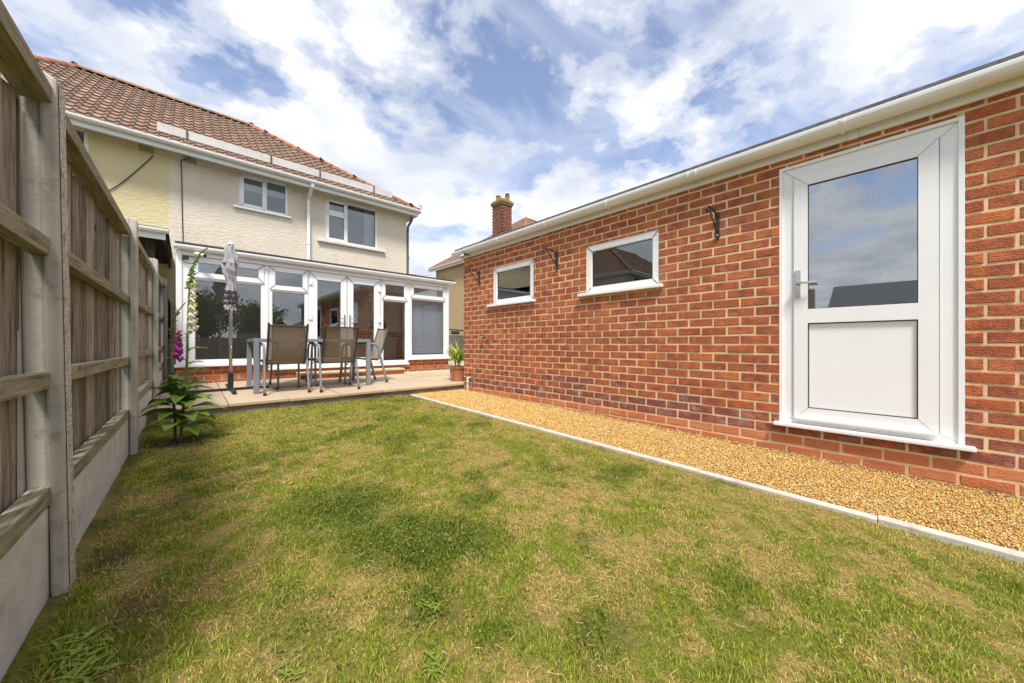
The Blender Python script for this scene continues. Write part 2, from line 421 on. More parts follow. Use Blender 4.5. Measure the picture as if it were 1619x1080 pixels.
YUCCA = leafy('bright strap leaf', (0.27, 0.38, 0.045), (0.46, 0.54, 0.10), 0.35)
YUCCA_D = leafy('dry strap leaf', (0.42, 0.33, 0.13), (0.50, 0.42, 0.20), 0.2)
TREELEAF = leafy('tree leaf', (0.035, 0.075, 0.016), (0.075, 0.13, 0.028), 0.25)
BARK = simple('bark', (0.12, 0.09, 0.065), 0.95, 0.3, 12, 0.6, 30, 0.01)
def fabric_mat(name, c, alpha, weave=True):
    m, t, b, pos = M_(name, 0.75, 0, 0.3)
    f = NOISE(t, VMAP(t, pos, scale=(3, 3, 60)), 6.0, 3, 0.5)
    col = RAMP(t, f, [(0.3, tuple(x * 0.88 for x in c)), (0.7, tuple(x * 1.08 for x in c))])
    t.links.new(col, b.inputs['Base Color'])
    b.inputs['Alpha'].default_value = alpha
    return m
SLING = fabric_mat('taupe mesh sling', (0.235, 0.185, 0.13), 0.86)
PARA = simple('pale grey canopy cloth', (0.36, 0.35, 0.36), 0.9, 0.08, 12, 0.2, 200)
PARA_D = simple('plum stripe cloth', (0.085, 0.06, 0.07), 0.9, 0.1, 12)
ALU = simple('brushed aluminium pole', (0.55, 0.56, 0.57), 0.35, 0.04, metallic=0.85)

def attr_mat(name, rough, transl=0.0, bump=False, rnd=0.0):
    m, t, b, pos = M_(name, rough, 0, 0.25)
    a = t.nodes.new('ShaderNodeAttribute'); a.attribute_name = 'Col'
    col = a.outputs['Color']
    if bump:
        f = NOISE(t, pos, 55, 5, 0.7)
        col = MIX(t, 1.0, col, RAMP(t, f, [(0.3, 0.45), (0.7, 1.35)]), 'MULTIPLY')
        BUMP(t, b, NOISE(t, pos, 40, 6, 0.7), 0.8, 0.02)
    t.links.new(col, b.inputs['Base Color'])
    if transl:
        tl = N(t, 'ShaderNodeBsdfTranslucent'); t.links.new(col, tl.inputs[0])
        mx = N(t, 'ShaderNodeMixShader'); mx.inputs[0].default_value = transl
        t.links.new(b.outputs[0], mx.inputs[1]); t.links.new(tl.outputs[0], mx.inputs[2])
        t.links.new(mx.outputs[0], t.nodes['Material Output'].inputs[0])
    return m
GRASS = attr_mat('grass blade', 0.65, 0.25)
TURF = attr_mat('turf soil', 1.0, 0, True)
STONE = attr_mat('golden gravel stone', 0.7)

def set_col(me, cols):
    a = me.color_attributes.new('Col', 'FLOAT_COLOR', 'POINT')
    c = np.ones((len(cols), 4), np.float32); c[:, :3] = cols
    a.data.foreach_set('color', c.ravel())
def np_mesh(name, V, F, mat, cols=None, smooth=False):
    """V (n,3), F (m,k) with k 3 or 4"""
    me = bpy.data.meshes.new(name)
    k = F.shape[1]
    me.vertices.add(len(V)); me.vertices.foreach_set('co', V.astype(np.float32).ravel())
    me.loops.add(F.size); me.loops.foreach_set('vertex_index', F.astype(np.int32).ravel())
    me.polygons.add(len(F)); me.polygons.foreach_set('loop_start', np.arange(0, F.size, k, dtype=np.int32))
    if smooth: me.polygons.foreach_set('use_smooth', np.ones(len(F), bool))
    me.update(calc_edges=True)
    if cols is not None: set_col(me, cols)
    me.materials.append(mat)
    o = bpy.data.objects.new(name, me); COL.objects.link(o); return o

# ------------------------------------------------------------------ ground levels
def lawn_z(y): return 0.014 + 0.0185 * np.maximum(y, -20.0)
def path_z(y): return 0.034 + 0.0178 * y
def kerb_z(y): return 0.040 + 0.0185 * y
def patio_z(y): return 0.235 + 0.03 * (y - 5.18)
PATIO_Y = 5.18
GX = 3.6                      # garage wall face
CY = 7.4                      # conservatory front
HY = 9.8                      # house rear wall
def fence_x(y): return -0.335 + 0.0145 * y

# value noise in numpy
_tab = rng.random((256, 256))
def vnoise(x, y):
    xi = np.floor(x).astype(int); yi = np.floor(y).astype(int)
    fx = x - xi; fy = y - yi
    fx = fx * fx * (3 - 2 * fx); fy = fy * fy * (3 - 2 * fy)
    g = lambda a, b: _tab[a & 255, b & 255]
    return (g(xi, yi) * (1 - fx) + g(xi + 1, yi) * fx) * (1 - fy) + (g(xi, yi + 1) * (1 - fx) + g(xi + 1, yi + 1) * fx) * fy
def fbm(x, y, o=4):
    s = 0; a = 1; n = 0
    for i in range(o):
        s = s + a * vnoise(x * 2 ** i + 17.3 * i, y * 2 ** i + 5.1 * i); n += a; a *= 0.55
    return s / n
def blob(x, y, cx, cy, rx, ry, rot=0.0):
    c, s = math.cos(rot), math.sin(rot)
    u = ((x - cx) * c + (y - cy) * s) / rx; v = (-(x - cx) * s + (y - cy) * c) / ry
    return np.exp(-(u * u + v * v))
def lawn_maps(x, y):
    """dryness 0..1, dark clover 0..1, bare soil 0..1"""
    d = 0.40 * fbm(x * 2.4 + 3, y * 2.4 + 8, 4) + 0.60 * fbm(x * 15 + 3, y * 15 + 8, 4)
    d = np.clip((d - 0.42) * 4.4, 0, 1)
    k = 0.45 * fbm(x * 6 + 31, y * 6 + 2, 3) + 0.55 * fbm(x * 19 + 7, y * 19 + 2, 3)
    dk = 0.95 * blob(x, y, 0.80, 1.42, 0.34, 0.22, -0.7) + 0.8 * blob(x, y, 0.62, 2.05, 0.30, 0.30) + 0.55 * blob(x, y, 0.60, 1.08, 0.14, 0.12) \
        + 0.55 * blob(x, y, 1.42, 3.05, 0.32, 0.22) + 0.45 * blob(x, y, 0.25, 1.25, 0.14, 0.14) + 0.4 * blob(x, y, 0.35, 2.8, 0.3, 0.25) + 0.35 * blob(x, y, 0.75, 0.85, 0.2, 0.12)
    dk = np.clip((dk * (0.1 + 1.6 * k) - 0.16) * 2.0, 0, 1)
    dk = np.maximum(dk, 0.6 * np.clip((fbm(x * 3.1 + 50, y * 3.1 + 9, 5) - 0.60) * 7, 0, 1))
    far = np.clip((y - 3.6) / 1.2, 0, 1)
    d = np.clip(d * (1 - 0.45 * far) + 0.10, 0, 1) * (1 - 0.75 * dk)
    soil = 0.75 * blob(x, y, -0.13, 1.74, 0.10, 0.16) + 0.8 * blob(x, y, -0.22, 2.15, 0.10, 0.14) + 1.3 * blob(x, y, -0.07, 4.10, 0.16, 0.16) + 0.35 * blob(x, y, 0.15, 1.45, 0.2, 0.2)
    soil = np.clip((soil * (0.2 + 1.5 * k) - 0.26) * 1.8, 0, 1)
    kerbdry = np.clip(1 - np.abs(2.5 - x) / 0.13, 0, 1)
    d = np.maximum(d, kerbdry * 0.8)
    return d, dk, soil
GREEN = np.array([0.270, 0.315, 0.026]); DRY = np.array([0.56, 0.415, 0.130]); CLOVER = np.array([0.135, 0.180, 0.016]); EARTH = np.array([0.22, 0.14, 0.065])
def lawn_col(x, y, j=None):
    d, dk, so = lawn_maps(x, y)
    c = GREEN[None] * (1 - d[:, None]) + DRY[None] * d[:, None]
    c = c * (1 - dk[:, None]) + CLOVER[None] * dk[:, None]
    c = c * (1 - so[:, None]) + EARTH[None] * so[:, None]
    return c, d, dk, so

# ------------------------------------------------------------------ setting: ground, lawn, gravel path, patio
g = B().quad((-600, -600, -0.30), (600, -600, -0.30), (600, 600, -0.30), (-600, 600, -0.30)).build('ground', simple('rough grassland', (0.10, 0.12, 0.04), 1.0, 0.3, 0.6))
tag(g, kind='structure')
g = B().box(-30, 26, 5.4, 40, -0.29, 0.18).build('terrace_ground', simple('trodden ground', (0.20, 0.17, 0.11), 1.0, 0.3, 0.8))
tag(g, kind='structure')

nx, ny = 150, 380
xs = np.linspace(-0.42, 2.58, nx); ys = np.linspace(-2.6, 5.24, ny)
X, Y = np.meshgrid(xs, ys); X = X.ravel(); Y = Y.ravel()
Z = lawn_z(Y) + (fbm(X * 4, Y * 4, 4) - 0.5) * 0.020 - 0.004
i = np.arange(nx * ny).reshape(ny, nx)
Fq = np.stack([i[:-1, :-1].ravel(), i[:-1, 1:].ravel(), i[1:, 1:].ravel(), i[1:, :-1].ravel()], 1)
lc = lawn_col(X, Y)[0]
lawn = np_mesh('lawn', np.stack([X, Y, Z], 1), Fq, TURF, lc * 0.52, True)
tag(lawn, kind='structure')

def scatter_blades(n, x0, x1, y0, y1):
    return rng.uniform(x0, x1, n), rng.uniform(y0, y1, n)
def make_grass():
    px, py, wd, ln = [], [], [], []
    for (x0, x1, y0, y1, dens, w, l) in ((-0.40, 2.57, 0.0, 2.45, 27000, 0.0023, 0.027), (0.6, 2.57, -1.0, 0.0, 20000, 0.0024, 0.027), (-0.40, 2.57, 2.45, 3.8, 17000, 0.0031, 0.028), (-0.40, 2.57, 3.8, 5.2, 11000, 0.0042, 0.030)):
        n = int((x1 - x0) * (y1 - y0) * dens)
        a, b = scatter_blades(n, x0, x1, y0, y1)
        px.append(a); py.append(b); wd.append(np.full(n, w)); ln.append(np.full(n, l))
    px = np.concatenate(px); py = np.concatenate(py); wd = np.concatenate(wd); ln = np.concatenate(ln)
    keep = px > fence_x(py) + 0.008
    dep = px * FX + py * FY
    keep &= dep > 0.55
    c, d, dk, so = lawn_col(px, py)
    keep &= rng.random(len(px)) > so * 0.6
    px, py, wd, ln, c, d, dk = (q[keep] for q in (px, py, wd, ln, c, d, dk))
    n = len(px)
    edge = np.clip(1 - (py - 4.95) / -0.12, 0, 1) * 0
    clump = fbm(px * 9, py * 9, 3)
    ln = 0.85 * ln * rng.uniform(0.4, 1.25, n) * (0.6 + 0.8 * clump) * (1 - 0.45 * d)
    nearedge = (px < fence_x(py) + 0.05) | (py > 5.10) | ((px > 2.535) & (rng.random(n) < 0.35))
    ln = np.where(nearedge, ln * 1.7, ln)
    # some blades are fully straw, some fresh green, whatever the patch
    u = rng.random(n)
    straw = u < (0.06 + 0.58 * d); fresh = u > 0.93 - 0.12 * (1 - d)
    col = c * rng.uniform(0.5, 1.5, (n, 1))
    col = np.where(straw[:, None], DRY[None] * rng.uniform(0.5, 1.35, (n, 1)), col)
    ln = np.where(straw, ln * 0.8, ln)
    col = np.where(fresh[:, None], np.array([[0.24, 0.34, 0.028]]) * rng.uniform(0.7, 1.3, (n, 1)), col)
    col = col * (1 - 0.22 * dk[:, None])
    th = rng.uniform(0, 2 * np.pi, n); lean = rng.uniform(0.25, 1.15, n) + 0.35 * d
    wth = th + np.pi / 2 + rng.normal(0, 0.5, n)
    dx, dy = np.cos(th), np.sin(th)
    wx, wy = np.cos(wth) * wd / 2, np.sin(wth) * wd / 2
    z0 = lawn_z(py) - 0.004
    h1 = ln * np.cos(lean * 0.6) * 0.55; o1 = ln * np.sin(lean * 0.6) * 0.55
    h2 = h1 + ln * 0.45 * np.cos(lean * 1.2); o2 = o1 + ln * 0.45 * np.sin(lean * 1.2)
    V = np.empty((n, 5, 3))
    V[:, 0] = np.stack([px - wx, py - wy, z0], 1); V[:, 1] = np.stack([px + wx, py + wy, z0], 1)
    V[:, 2] = np.stack([px + dx * o1 + wx * .8, py + dy * o1 + wy * .8, z0 + h1], 1); V[:, 3] = np.stack([px + dx * o1 - wx * .8, py + dy * o1 - wy * .8, z0 + h1], 1)
    V[:, 4] = np.stack([px + dx * o2, py + dy * o2, z0 + np.maximum(h2, 0.004)], 1)
    b = np.arange(n)[:, None] * 5
    F = np.concatenate([b + np.array([[0, 1, 2]]), b + np.array([[0, 2, 3]]), b + np.array([[3, 2, 4]])])
    o = np_mesh('grass', V.reshape(-1, 3), F, GRASS, np.repeat(col, 5, 0))
    tag(o, 'short patchy lawn grass, green with straw coloured dry areas', 'grass', kind='stuff')
    # tiny yellow flowers and clover leaves in the dark patches
    m = 12000
    fx_, fy_ = scatter_blades(m * 8, -0.2, 2.4, 0.6, 4.4)
    dkk = lawn_maps(fx_, fy_)[1]
    kp = rng.random(len(fx_)) < dkk * 0.9
    fx_, fy_ = fx_[kp][:m], fy_[kp][:m]; m = len(fx_)
    s = rng.uniform(0.002, 0.0052, m); fz = lawn_z(fy_) + rng.uniform(0.012, 0.032, m)
    an = rng.uniform(0, 6.28, m); V = np.empty((m, 4, 3))
    for k in range(4):
        V[:, k] = np.stack([fx_ + s * np.cos(an + k * 1.57), fy_ + s * np.sin(an + k * 1.57), fz + rng.normal(0, 0.0025, m)], 1)
    yel = rng.random(m) < 0.05
    cc = np.where(yel[:, None], np.array([[0.60, 0.44, 0.03]]), np.array([[0.125, 0.185, 0.018]]) * rng.uniform(0.5, 1.5, (m, 1)))
    V[yel] = V[yel].mean(1, keepdims=True) + (V[yel] - V[yel].mean(1, keepdims=True)) * 0.6
    o = np_mesh('clover', V.reshape(-1, 3), np.arange(m * 4).reshape(m, 4), GRASS, np.repeat(cc, 4, 0))
    tag(o, 'low dark clover with tiny yellow flowers in the lawn', 'clover', kind='stuff')
make_grass()
def make_thatch():
    n = 9000
    x, y = scatter_blades(n * 2, -0.32, 2.55, 0.0, 4.6)
    d = lawn_maps(x, y)[0]
    kp = (rng.random(len(x)) < 0.12 + 0.75 * d) & (x > fence_x(y) + 0.02) & (x * FX + y * FY > 0.6)
    x, y = x[kp][:n], y[kp][:n]; n = len(x)
    L = rng.uniform(0.010, 0.036, n) ; w = rng.uniform(0.0003, 0.0007, n) * (1 + 0.30 * np.hypot(x, y))
    a = rng.uniform(0, 6.28, n); b = a + rng.normal(0, 0.5, n)
    z = lawn_z(y) + rng.uniform(0.008, 0.022, n)
    V = np.empty((n, 6, 3)); px, py = x.copy(), y.copy()
    for k, ang in enumerate((a, (a + b) / 2, b)):
        nx_, ny_ = -np.sin(ang) * w, np.cos(ang) * w
        V[:, 2 * k] = np.stack([px - nx_, py - ny_, z], 1); V[:, 2 * k + 1] = np.stack([px + nx_, py + ny_, z + 0.0006], 1)
        px, py, z = px + np.cos(ang) * L / 2, py + np.sin(ang) * L / 2, z + rng.normal(0, 0.004, n)
    i0 = np.arange(n)[:, None] * 6
    F = np.concatenate([i0 + np.array([[0, 2, 3, 1]]), i0 + np.array([[2, 4, 5, 3]])])
    c = np.array([[0.58, 0.45, 0.19]]) * rng.uniform(0.4, 1.1, (n, 1))
    o = np_mesh('dry_thatch', V.reshape(-1, 3), F, GRASS, np.repeat(c, 6, 0))
    tag(o, 'dead straw clippings lying on the lawn', 'thatch', kind='stuff')
make_thatch()

KX = 2.575                     # lawn-side face of the kerb
def sheet(name, x0, x1, y0, y1, zf, mat, nseg=30, dz=0.0, kind='structure'):
    m = B()
    for k in range(nseg):
        a, b = y0 + (y1 - y0) * k / nseg, y0 + (y1 - y0) * (k + 1) / nseg
        m.quad((x0, a, zf(a) + dz), (x1, a, zf(a) + dz), (x1, b, zf(b) + dz), (x0, b, zf(b) + dz))
    return tag(m.build(name, mat), kind=kind)
sheet('gravel_path', KX + 0.02, GX + 0.05, -3.0, PATIO_Y + 0.03, path_z, simple('gravel fines', (0.46, 0.29, 0.10), 1.0, 0.35, 60, 0.8, 90, 0.01), dz=-0.012)
def make_gravel():
    n = 118000
    y = rng.uniform(-1.3, PATIO_Y - 0.01, n); x = rng.uniform(KX + 0.055, GX - 0.012, n)
    r = rng.uniform(0.0034, 0.0080, n) * np.clip(0.8 + 0.09 * (y + 1), 0.8, 1.4)
    z = path_z(y) + rng.uniform(-0.009, 0.004, n) + 0.006 * (fbm(x * 6, y * 6, 3) - 0.5)
    base = np.array([[1, 0, 0], [0, 1, 0], [-1, 0, 0], [0, -1, 0], [0, 0, 1], [0, 0, -1]], float)
    V = base[None] * rng.uniform(0.55, 1.35, (n, 6, 1)) + rng.normal(0, 0.18, (n, 6, 3))
    a = rng.uniform(0, 6.28, n); t = rng.uniform(0, 1.2, n)
    ca, sa, ct, st = np.cos(a), np.sin(a), np.cos(t), np.sin(t)
    vx = V[..., 0] * ct[:, None] - V[..., 2] * st[:, None]; vz = V[..., 0] * st[:, None] + V[..., 2] * ct[:, None]; vy = V[..., 1]
    V = np.stack([vx * ca[:, None] - vy * sa[:, None], vx * sa[:, None] + vy * ca[:, None], vz * 0.75], 2) * r[:, None, None]
    V += np.stack([x, y, z], 1)[:, None, :]
    tri = np.array([[0, 1, 4], [1, 2, 4], [2, 3, 4], [3, 0, 4], [1, 0, 5], [2, 1, 5], [3, 2, 5], [0, 3, 5]])
    F = (np.arange(n)[:, None, None] * 6 + tri[None]).reshape(-1, 3)
    pal = np.array([[0.76, 0.46, 0.125], [0.80, 0.55, 0.20], [0.64, 0.35, 0.085], [0.82, 0.70, 0.45], [0.44, 0.24, 0.08], [0.78, 0.50, 0.14]])
    c = pal[rng.choice(6, n, p=[.28, .24, .15, .11, .10, .12])] * rng.uniform(0.64, 1.02, (n, 1))
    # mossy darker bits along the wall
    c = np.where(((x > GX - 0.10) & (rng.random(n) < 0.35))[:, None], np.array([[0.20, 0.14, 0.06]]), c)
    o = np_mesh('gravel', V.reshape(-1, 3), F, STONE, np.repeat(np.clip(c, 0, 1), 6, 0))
    tag(o, 'loose golden gravel between the kerb and the brick garage', 'gravel', kind='stuff')
make_gravel()

# kerb of concrete edging pieces
kb = thing('garden_kerb', (KX, 0, 0), 'pale concrete edging kerb between the lawn and the golden gravel', 'kerb')
ky = PATIO_Y - 0.005
joints = [PATIO_Y - 0.005, 4.50, 3.58, 2.67, 1.76, 0.92, 0.07, -0.84, -1.75, -2.66]
for a, b in zip(joints[:-1], joints[1:]):
    y1, y0 = a - 0.0012, b + 0.0012
    jx = random.uniform(-0.004, 0.004); jz = random.uniform(-0.004, 0.004)
    m = B()
    prof = [(KX + jx, -0.12), (KX + 0.052 + jx, -0.12), (KX + 0.052 + jx, -0.006), (KX + 0.042 + jx, 0.0), (KX + 0.010 + jx, 0.0), (KX + jx, -0.008)]
    k = len(prof)
    for yy in (y0, y1):
        for p in prof: m.v.append((p[0], yy, p[1] + kerb_z(yy) + jz))
    for q in range(k): m.f.append((q, q + k, (q + 1) % k + k, (q + 1) % k))
    m.f.append(tuple(range(k))); m.f.append(tuple(range(k, 2 * k))[::-1])
    m.build('edging_piece', KERB, kb, bevel=0.003)

# patio
pt = B()
pt.v = [(-0.42, PATIO_Y + 0.02, -0.1), (6.9, PATIO_Y + 0.02, -0.1), (6.9, PATIO_Y + 0.02, patio_z(PATIO_Y) - 0.036), (-0.42, PATIO_Y + 0.02, patio_z(PATIO_Y) - 0.036),
        (-0.42, 9.9, -0.1), (6.9, 9.9, -0.1), (6.9, 9.9, patio_z(9.9) - 0.036), (-0.42, 9.9, patio_z(9.9) - 0.036)]
pt.f = [(0, 1, 2, 3), (3, 2, 6, 7), (0, 3, 7, 4), (1, 5, 6, 2)]
patio = tag(pt.build('patio', RISER), kind='structure')
sl = 0.6
for r in range(8):
    y0 = PATIO_Y + r * sl - (0.0 if r else 0.012); y1 = PATIO_Y + (r + 1) * sl - 0.008
    off = 0.35 if True else 0
    for c in range(-2, 12):
        x0 = off + c * sl + 0.004; x1 = x0 + sl - 0.008
        x0 = max(x0, fence_x(y0) - 0.06); x1 = min(x1, 6.85)
        if x1 - x0 < 0.05 or y0 > CY + 0.2 and x0 < 4.4: continue
        if r > 4 and x0 < 4.6: continue
        jz = random.uniform(-0.0025, 0.0025)
        m = B(); m.box(x0, x1, y0, y1, -0.035, 0.0)
        m.v = [(a, b, z + patio_z(b) + jz) for a, b, z in m.v]
        m.build('paving_slab', SLAB, patio, bevel=0.004)

# ------------------------------------------------------------------ brick walls
def brick_mb(L, H, D=0.05, ch=0.004, jit=0.0):
    """brick centred on the face, face at x=0 looking to -x, length along y"""
    m = B(); l, h = L / 2, H / 2
    J = lambda: random.uniform(-jit, jit)
    m.v = [(0 + J(), -l + ch + J(), -h + ch + J()), (0 + J(), l - ch + J(), -h + ch + J()), (0 + J(), l - ch + J(), h - ch + J()), (0 + J(), -l + ch + J(), h - ch + J()),
           (ch, -l, -h), (ch, l, -h), (ch, l, h), (ch, -l, h), (D, -l, -h), (D, l, -h), (D, l, h), (D, -l, h)]
    m.f = [(0, 3, 2, 1), (0, 1, 5, 4), (1, 2, 6, 5), (2, 3, 7, 6), (3, 0, 4, 7), (4, 5, 9, 8), (5, 6, 10, 9), (6, 7, 11, 10), (7, 4, 8, 11)]
    return m
def cells(u0, u1, z0, z1, holes):
    us = sorted({u0, u1, *[min(max(h[0], u0), u1) for h in holes], *[min(max(h[1], u0), u1) for h in holes]})
    zs = sorted({z0, z1, *[min(max(h[2], z0), z1) for h in holes], *[min(max(h[3], z0), z1) for h in holes]})
    out = []
    for a, b in zip(us[:-1], us[1:]):
        for c, d in zip(zs[:-1], zs[1:]):
            um, zm = (a + b) / 2, (c + d) / 2
            if not any(h[0] < um < h[1] and h[2] < zm < h[3] for h in holes): out.append((a, b, c, d))
    return out
def wall_mb(pl, u0, u1, z0, z1, holes, d0, d1):
    """a wall slab with rectangular openings, front face d0 with reveals through to d1"""
    m = B()
    for a, b, c, d in cells(u0, u1, z0, z1, holes):
        for dd in (d0, d1):
            m.quad(*([(dd, a, c), (dd, b, c), (dd, b, d), (dd, a, d)] if pl == 'X' else [(a, dd, c), (b, dd, c), (b, dd, d), (a, dd, d)]))
    for (a, b, c, d) in list(holes) + [(u0, u1, z0, z1)]:
        for (p, q) in (((a, c), (b, c)), ((b, c), (b, d)), ((b, d), (a, d)), ((a, d), (a, c))):
            m.quad(*([(d0, p[0], p[1]), (d0, q[0], q[1]), (d1, q[0], q[1]), (d1, p[0], p[1])] if pl == 'X' else [(p[0], d0, p[1]), (q[0], d0, q[1]), (q[0], d1, q[1]), (p[0], d1, p[1])]))
    return m

def brick_face(parent, pl, face, u_start, u_end, z0, z1, course, pitch, joint, holes, matf, offs, n_parts, zref):
    """bricks on a wall face. pl 'X': face looks to -x, u=y; pl 'Y': face looks to -y, u=x"""
    H = course - joint; L = pitch - joint
    variants = {}
    cand, cut = [], []
    ci0 = int(math.floor((z0 - zref) / course)) - 1; ci1 = int(math.ceil((z1 - zref) / course)) + 1
    s = 1 if u_end > u_start else -1
    for ci in range(ci0, ci1):
        a, b = zref + ci * course + joint / 2, zref + (ci + 1) * course - joint / 2
        a2, b2 = max(a, z0), min(b, z1)
        if b2 - a2 < 0.012: continue
        k = -2
        while True:
            ua = u_start + s * (offs[ci % 2] + k * pitch) + s * joint / 2
            ub = ua + s * L
            k += 1
            if (ua - u_end) * s > 0: break
            lo, hi = min(ua, ub), max(ua, ub)
            segs = [(max(lo, min(u_start, u_end)), min(hi, max(u_start, u_end)), a2, b2)]
            for hl in holes:
                ns = []
                for (p, q, c, d) in segs:
                    if q <= hl[0] or p >= hl[1] or d <= hl[2] or c >= hl[3]: ns.append((p, q, c, d)); continue
                    if p < hl[0]: ns.append((p, hl[0], c, d))
                    if q > hl[1]: ns.append((hl[1], q, c, d))
                    pm, qm = max(p, hl[0]), min(q, hl[1])
                    if c < hl[2]: ns.append((pm, qm, c, hl[2]))
                    if d > hl[3]: ns.append((pm, qm, hl[3], d))
                segs = ns
            for (p, q, c, d) in segs:
                if q - p < 0.02 or d - c < 0.012: continue
                full = abs((q - p) - L) < 1e-4 and abs((d - c) - H) < 1e-4
                ctr = ((p + q) / 2, (c + d) / 2)
                P3 = (face, ctr[0], ctr[1]) if pl == 'X' else (ctr[0], face, ctr[1])
                pr = proj(P3)
                vis = pr is not None and -20 < pr[0] < 1640 and -20 < pr[1] < 1100
                cand.append((pr[2] if vis else 1e6, full, q - p, d - c, P3, matf(ci), ci))
    cand.sort(key=lambda e: e[0])
    rest = {}
    for j, (dz, full, l, h, P3, mt, ci) in enumerate(cand):
        Rm = Matrix.Identity(4) if pl == 'X' else Matrix(((0, 1, 0, 0), (1, 0, 0, 0), (0, 0, 1, 0), (0, 0, 0, 1)))
        Rm = Rm if pl == 'X' else Matrix.Rotation(R(90), 4, 'Z')
        tilt = Matrix.Rotation(random.gauss(0, 0.006), 4, 'X')
        M = Matrix.Translation(Vector(P3) + (Vector((random.uniform(-.0015, .0015), random.uniform(-.0015, .0015), random.uniform(-.0012, .0012))))) @ Rm @ tilt
        if j < n_parts and dz < 1e5:
            key = (round(l, 3), round(h, 3), mt.name, random.randrange(6) if full else 0)
            if key not in variants: variants[key] = mesh_of(brick_mb(l, h, jit=0.0022), 'brick', mt)
            inst('brick', variants[key], parent, M)
        else:
            rest.setdefault(mt.name, (mt, []))[1].append((brick_mb(l, h, jit=0.0022), M))
    for nme, (mt, lst) in rest.items():
        tag(join_inst('far_brickwork', lst, parent, mt), kind='stuff')

# ------------------------------------------------------------------ windows
def upvc_frame(parent, pl, u0, u1, z0, z1, d, w=0.06, depth=0.05, mat=None):
    return B().frame(pl, u0, u1, z0, z1, w, d, d + depth).build('frame', mat or UPVC, parent, bevel=0.004)
def pane(parent, pl, u0, u1, z0, z1, d, mat, gasket=True):
    if u0 > u1: u0, u1 = u1, u0
    m = B().pbox(pl, u0 - 0.006, u1 + 0.006, z0 - 0.006, z1 + 0.006, d, d + 0.003)
    p = m.build('pane', mat, parent)
    if gasket:
        B().frame(pl, u0 - 0.001, u1 + 0.001, z0 - 0.001, z1 + 0.001, 0.006, d - 0.006, d - 0.001).build('gasket', GASKET, parent)
    return p

# ------------------------------------------------------------------ garage
gar = thing('brick_garage', (GX, 2, 0), 'long flat roofed red brick garage with white door and two small windows', 'garage')
GY0, GY1 = -2.4, 5.186
DOOR = (-0.281, 0.658, 0.285, 2.355)
W1 = (3.48, 4.362, 1.55, 2.12); W2 = (1.678, 2.578, 1.54, 2.108)
holes = [DOOR, W1, W2]
FB = 2.435
wall_mb('X', GY0, GY1, -0.15, FB + 0.05, holes, GX + 0.0045, GX + 0.11).build('mortar_wall', MORTAR, gar)
B().prism([(GX + 0.11, -0.15), (GX + 3.2, -0.15), (GX + 3.2, 2.632), (GX + 0.11, 2.546)], 'y', GY1 - 0.1, GY1 - 0.001).build('rear_wall', MORTAR, gar)
B().prism([(GX + 0.11, -0.15), (GX + 3.2, -0.15), (GX + 3.2, 2.632), (GX + 0.11, 2.546)], 'y', GY0 + 0.001, GY0 + 0.1).build('front_wall', MORTAR, gar)
B().box(GX + 3.1, GX + 3.2, GY0 + 0.1, GY1 - 0.1, -0.15, 2.628).build('side_wall', MORTAR, gar)
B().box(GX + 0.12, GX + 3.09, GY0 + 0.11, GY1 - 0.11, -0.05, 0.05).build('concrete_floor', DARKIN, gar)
COURSE, PITCH, JT = 0.0815, 0.2178, 0.0155
ZREF = 0.185
def gmat(ci): return BRICK_PL if ci < 0 else BRICK_LOW if ci < 2 or (ci < 4 and random.random() < 0.2) else BRICK
brick_face(gar, 'X', GX, GY1, GY0, -0.06, FB, COURSE, PITCH, JT, [(h[0] - 0.004, h[1] + 0.004, h[2] - 0.004, h[3] + 0.004) for h in holes], gmat, (0.0, 0.105), 300, ZREF)
# reveal of the far corner
cm = []
for ci in range(-3, 28):
    zz = ZREF + (ci + 0.5) * COURSE
    if zz < FB - 0.03:
        for k in range(14):
            cm.append((brick_mb(PITCH - JT, COURSE - JT), Matrix.Translation((GX + 0.115 + 0.109 * (ci % 2) + PITCH * k, GY1 + 0.006, zz)) @ Matrix.Rotation(R(-90), 4, 'Z')))
tag(join_inst('corner_brickwork', cm, gar, BRICK), kind='stuff')
# fascia, gutter, roof
for a, b in ((GY0 - 0.05, 0.19), (0.256, GY1 + 0.06)): B().box(GX - 0.022, GX + 0.02, a, b, FB - 0.015, 2.565).build('fascia', UPVC, gar)
B().box(GX - 0.027, GX + 0.02, 0.192, 0.254, FB - 0.018, 2.565).build('fascia_joint', UPVC, gar)
def gutter(parent, axis, a0, a1, c, zc, r, mat, sgn=-1):
    """half-round gutter: trough centre (c, zc), open on top"""
    prof = []
    for k in range(13):
        th = math.pi + math.pi * k / 12
        prof.append((c + r * math.cos(th), zc + r * math.sin(th)))
    prof.append((c + r, zc + 0.012)); prof.append((c + r - 0.004, zc + 0.012))
    for k in range(12, -1, -1):
        th = math.pi + math.pi * k / 12
        prof.append((c + (r - 0.004) * math.cos(th), zc + (r - 0.004) * math.sin(th)))
    prof.append((c - r + 0.004, zc + 0.012)); prof.append((c - r, zc + 0.012))
    return B().prism(prof, axis, a0, a1).build('gutter', mat, parent, smooth=False)
def gutter_clip(parent, axis, a, c, zc, r, mat, w=0.03, tail=0.0):
    prof = []
    for k in range(11):
        th = math.pi * 0.97 + math.pi * 1.06 * k / 10
        prof.append((c + (r + 0.009) * math.cos(th), zc + (r + 0.009) * math.sin(th)))
    for k in range(10, -1, -1):
        th = math.pi * 0.97 + math.pi * 1.06 * k / 10
        prof.append((c + (r - 0.001) * math.cos(th), zc + (r - 0.001) * math.sin(th)))
    m = B().prism(prof, axis, a - w / 2, a + w / 2)
    return m.build('gutter_clip', mat, parent)
gut = gutter(gar, 'y', GY0 - 0.1, GY1 + 0.16, GX - 0.090, 2.523, 0.062, UPVC_OLD)
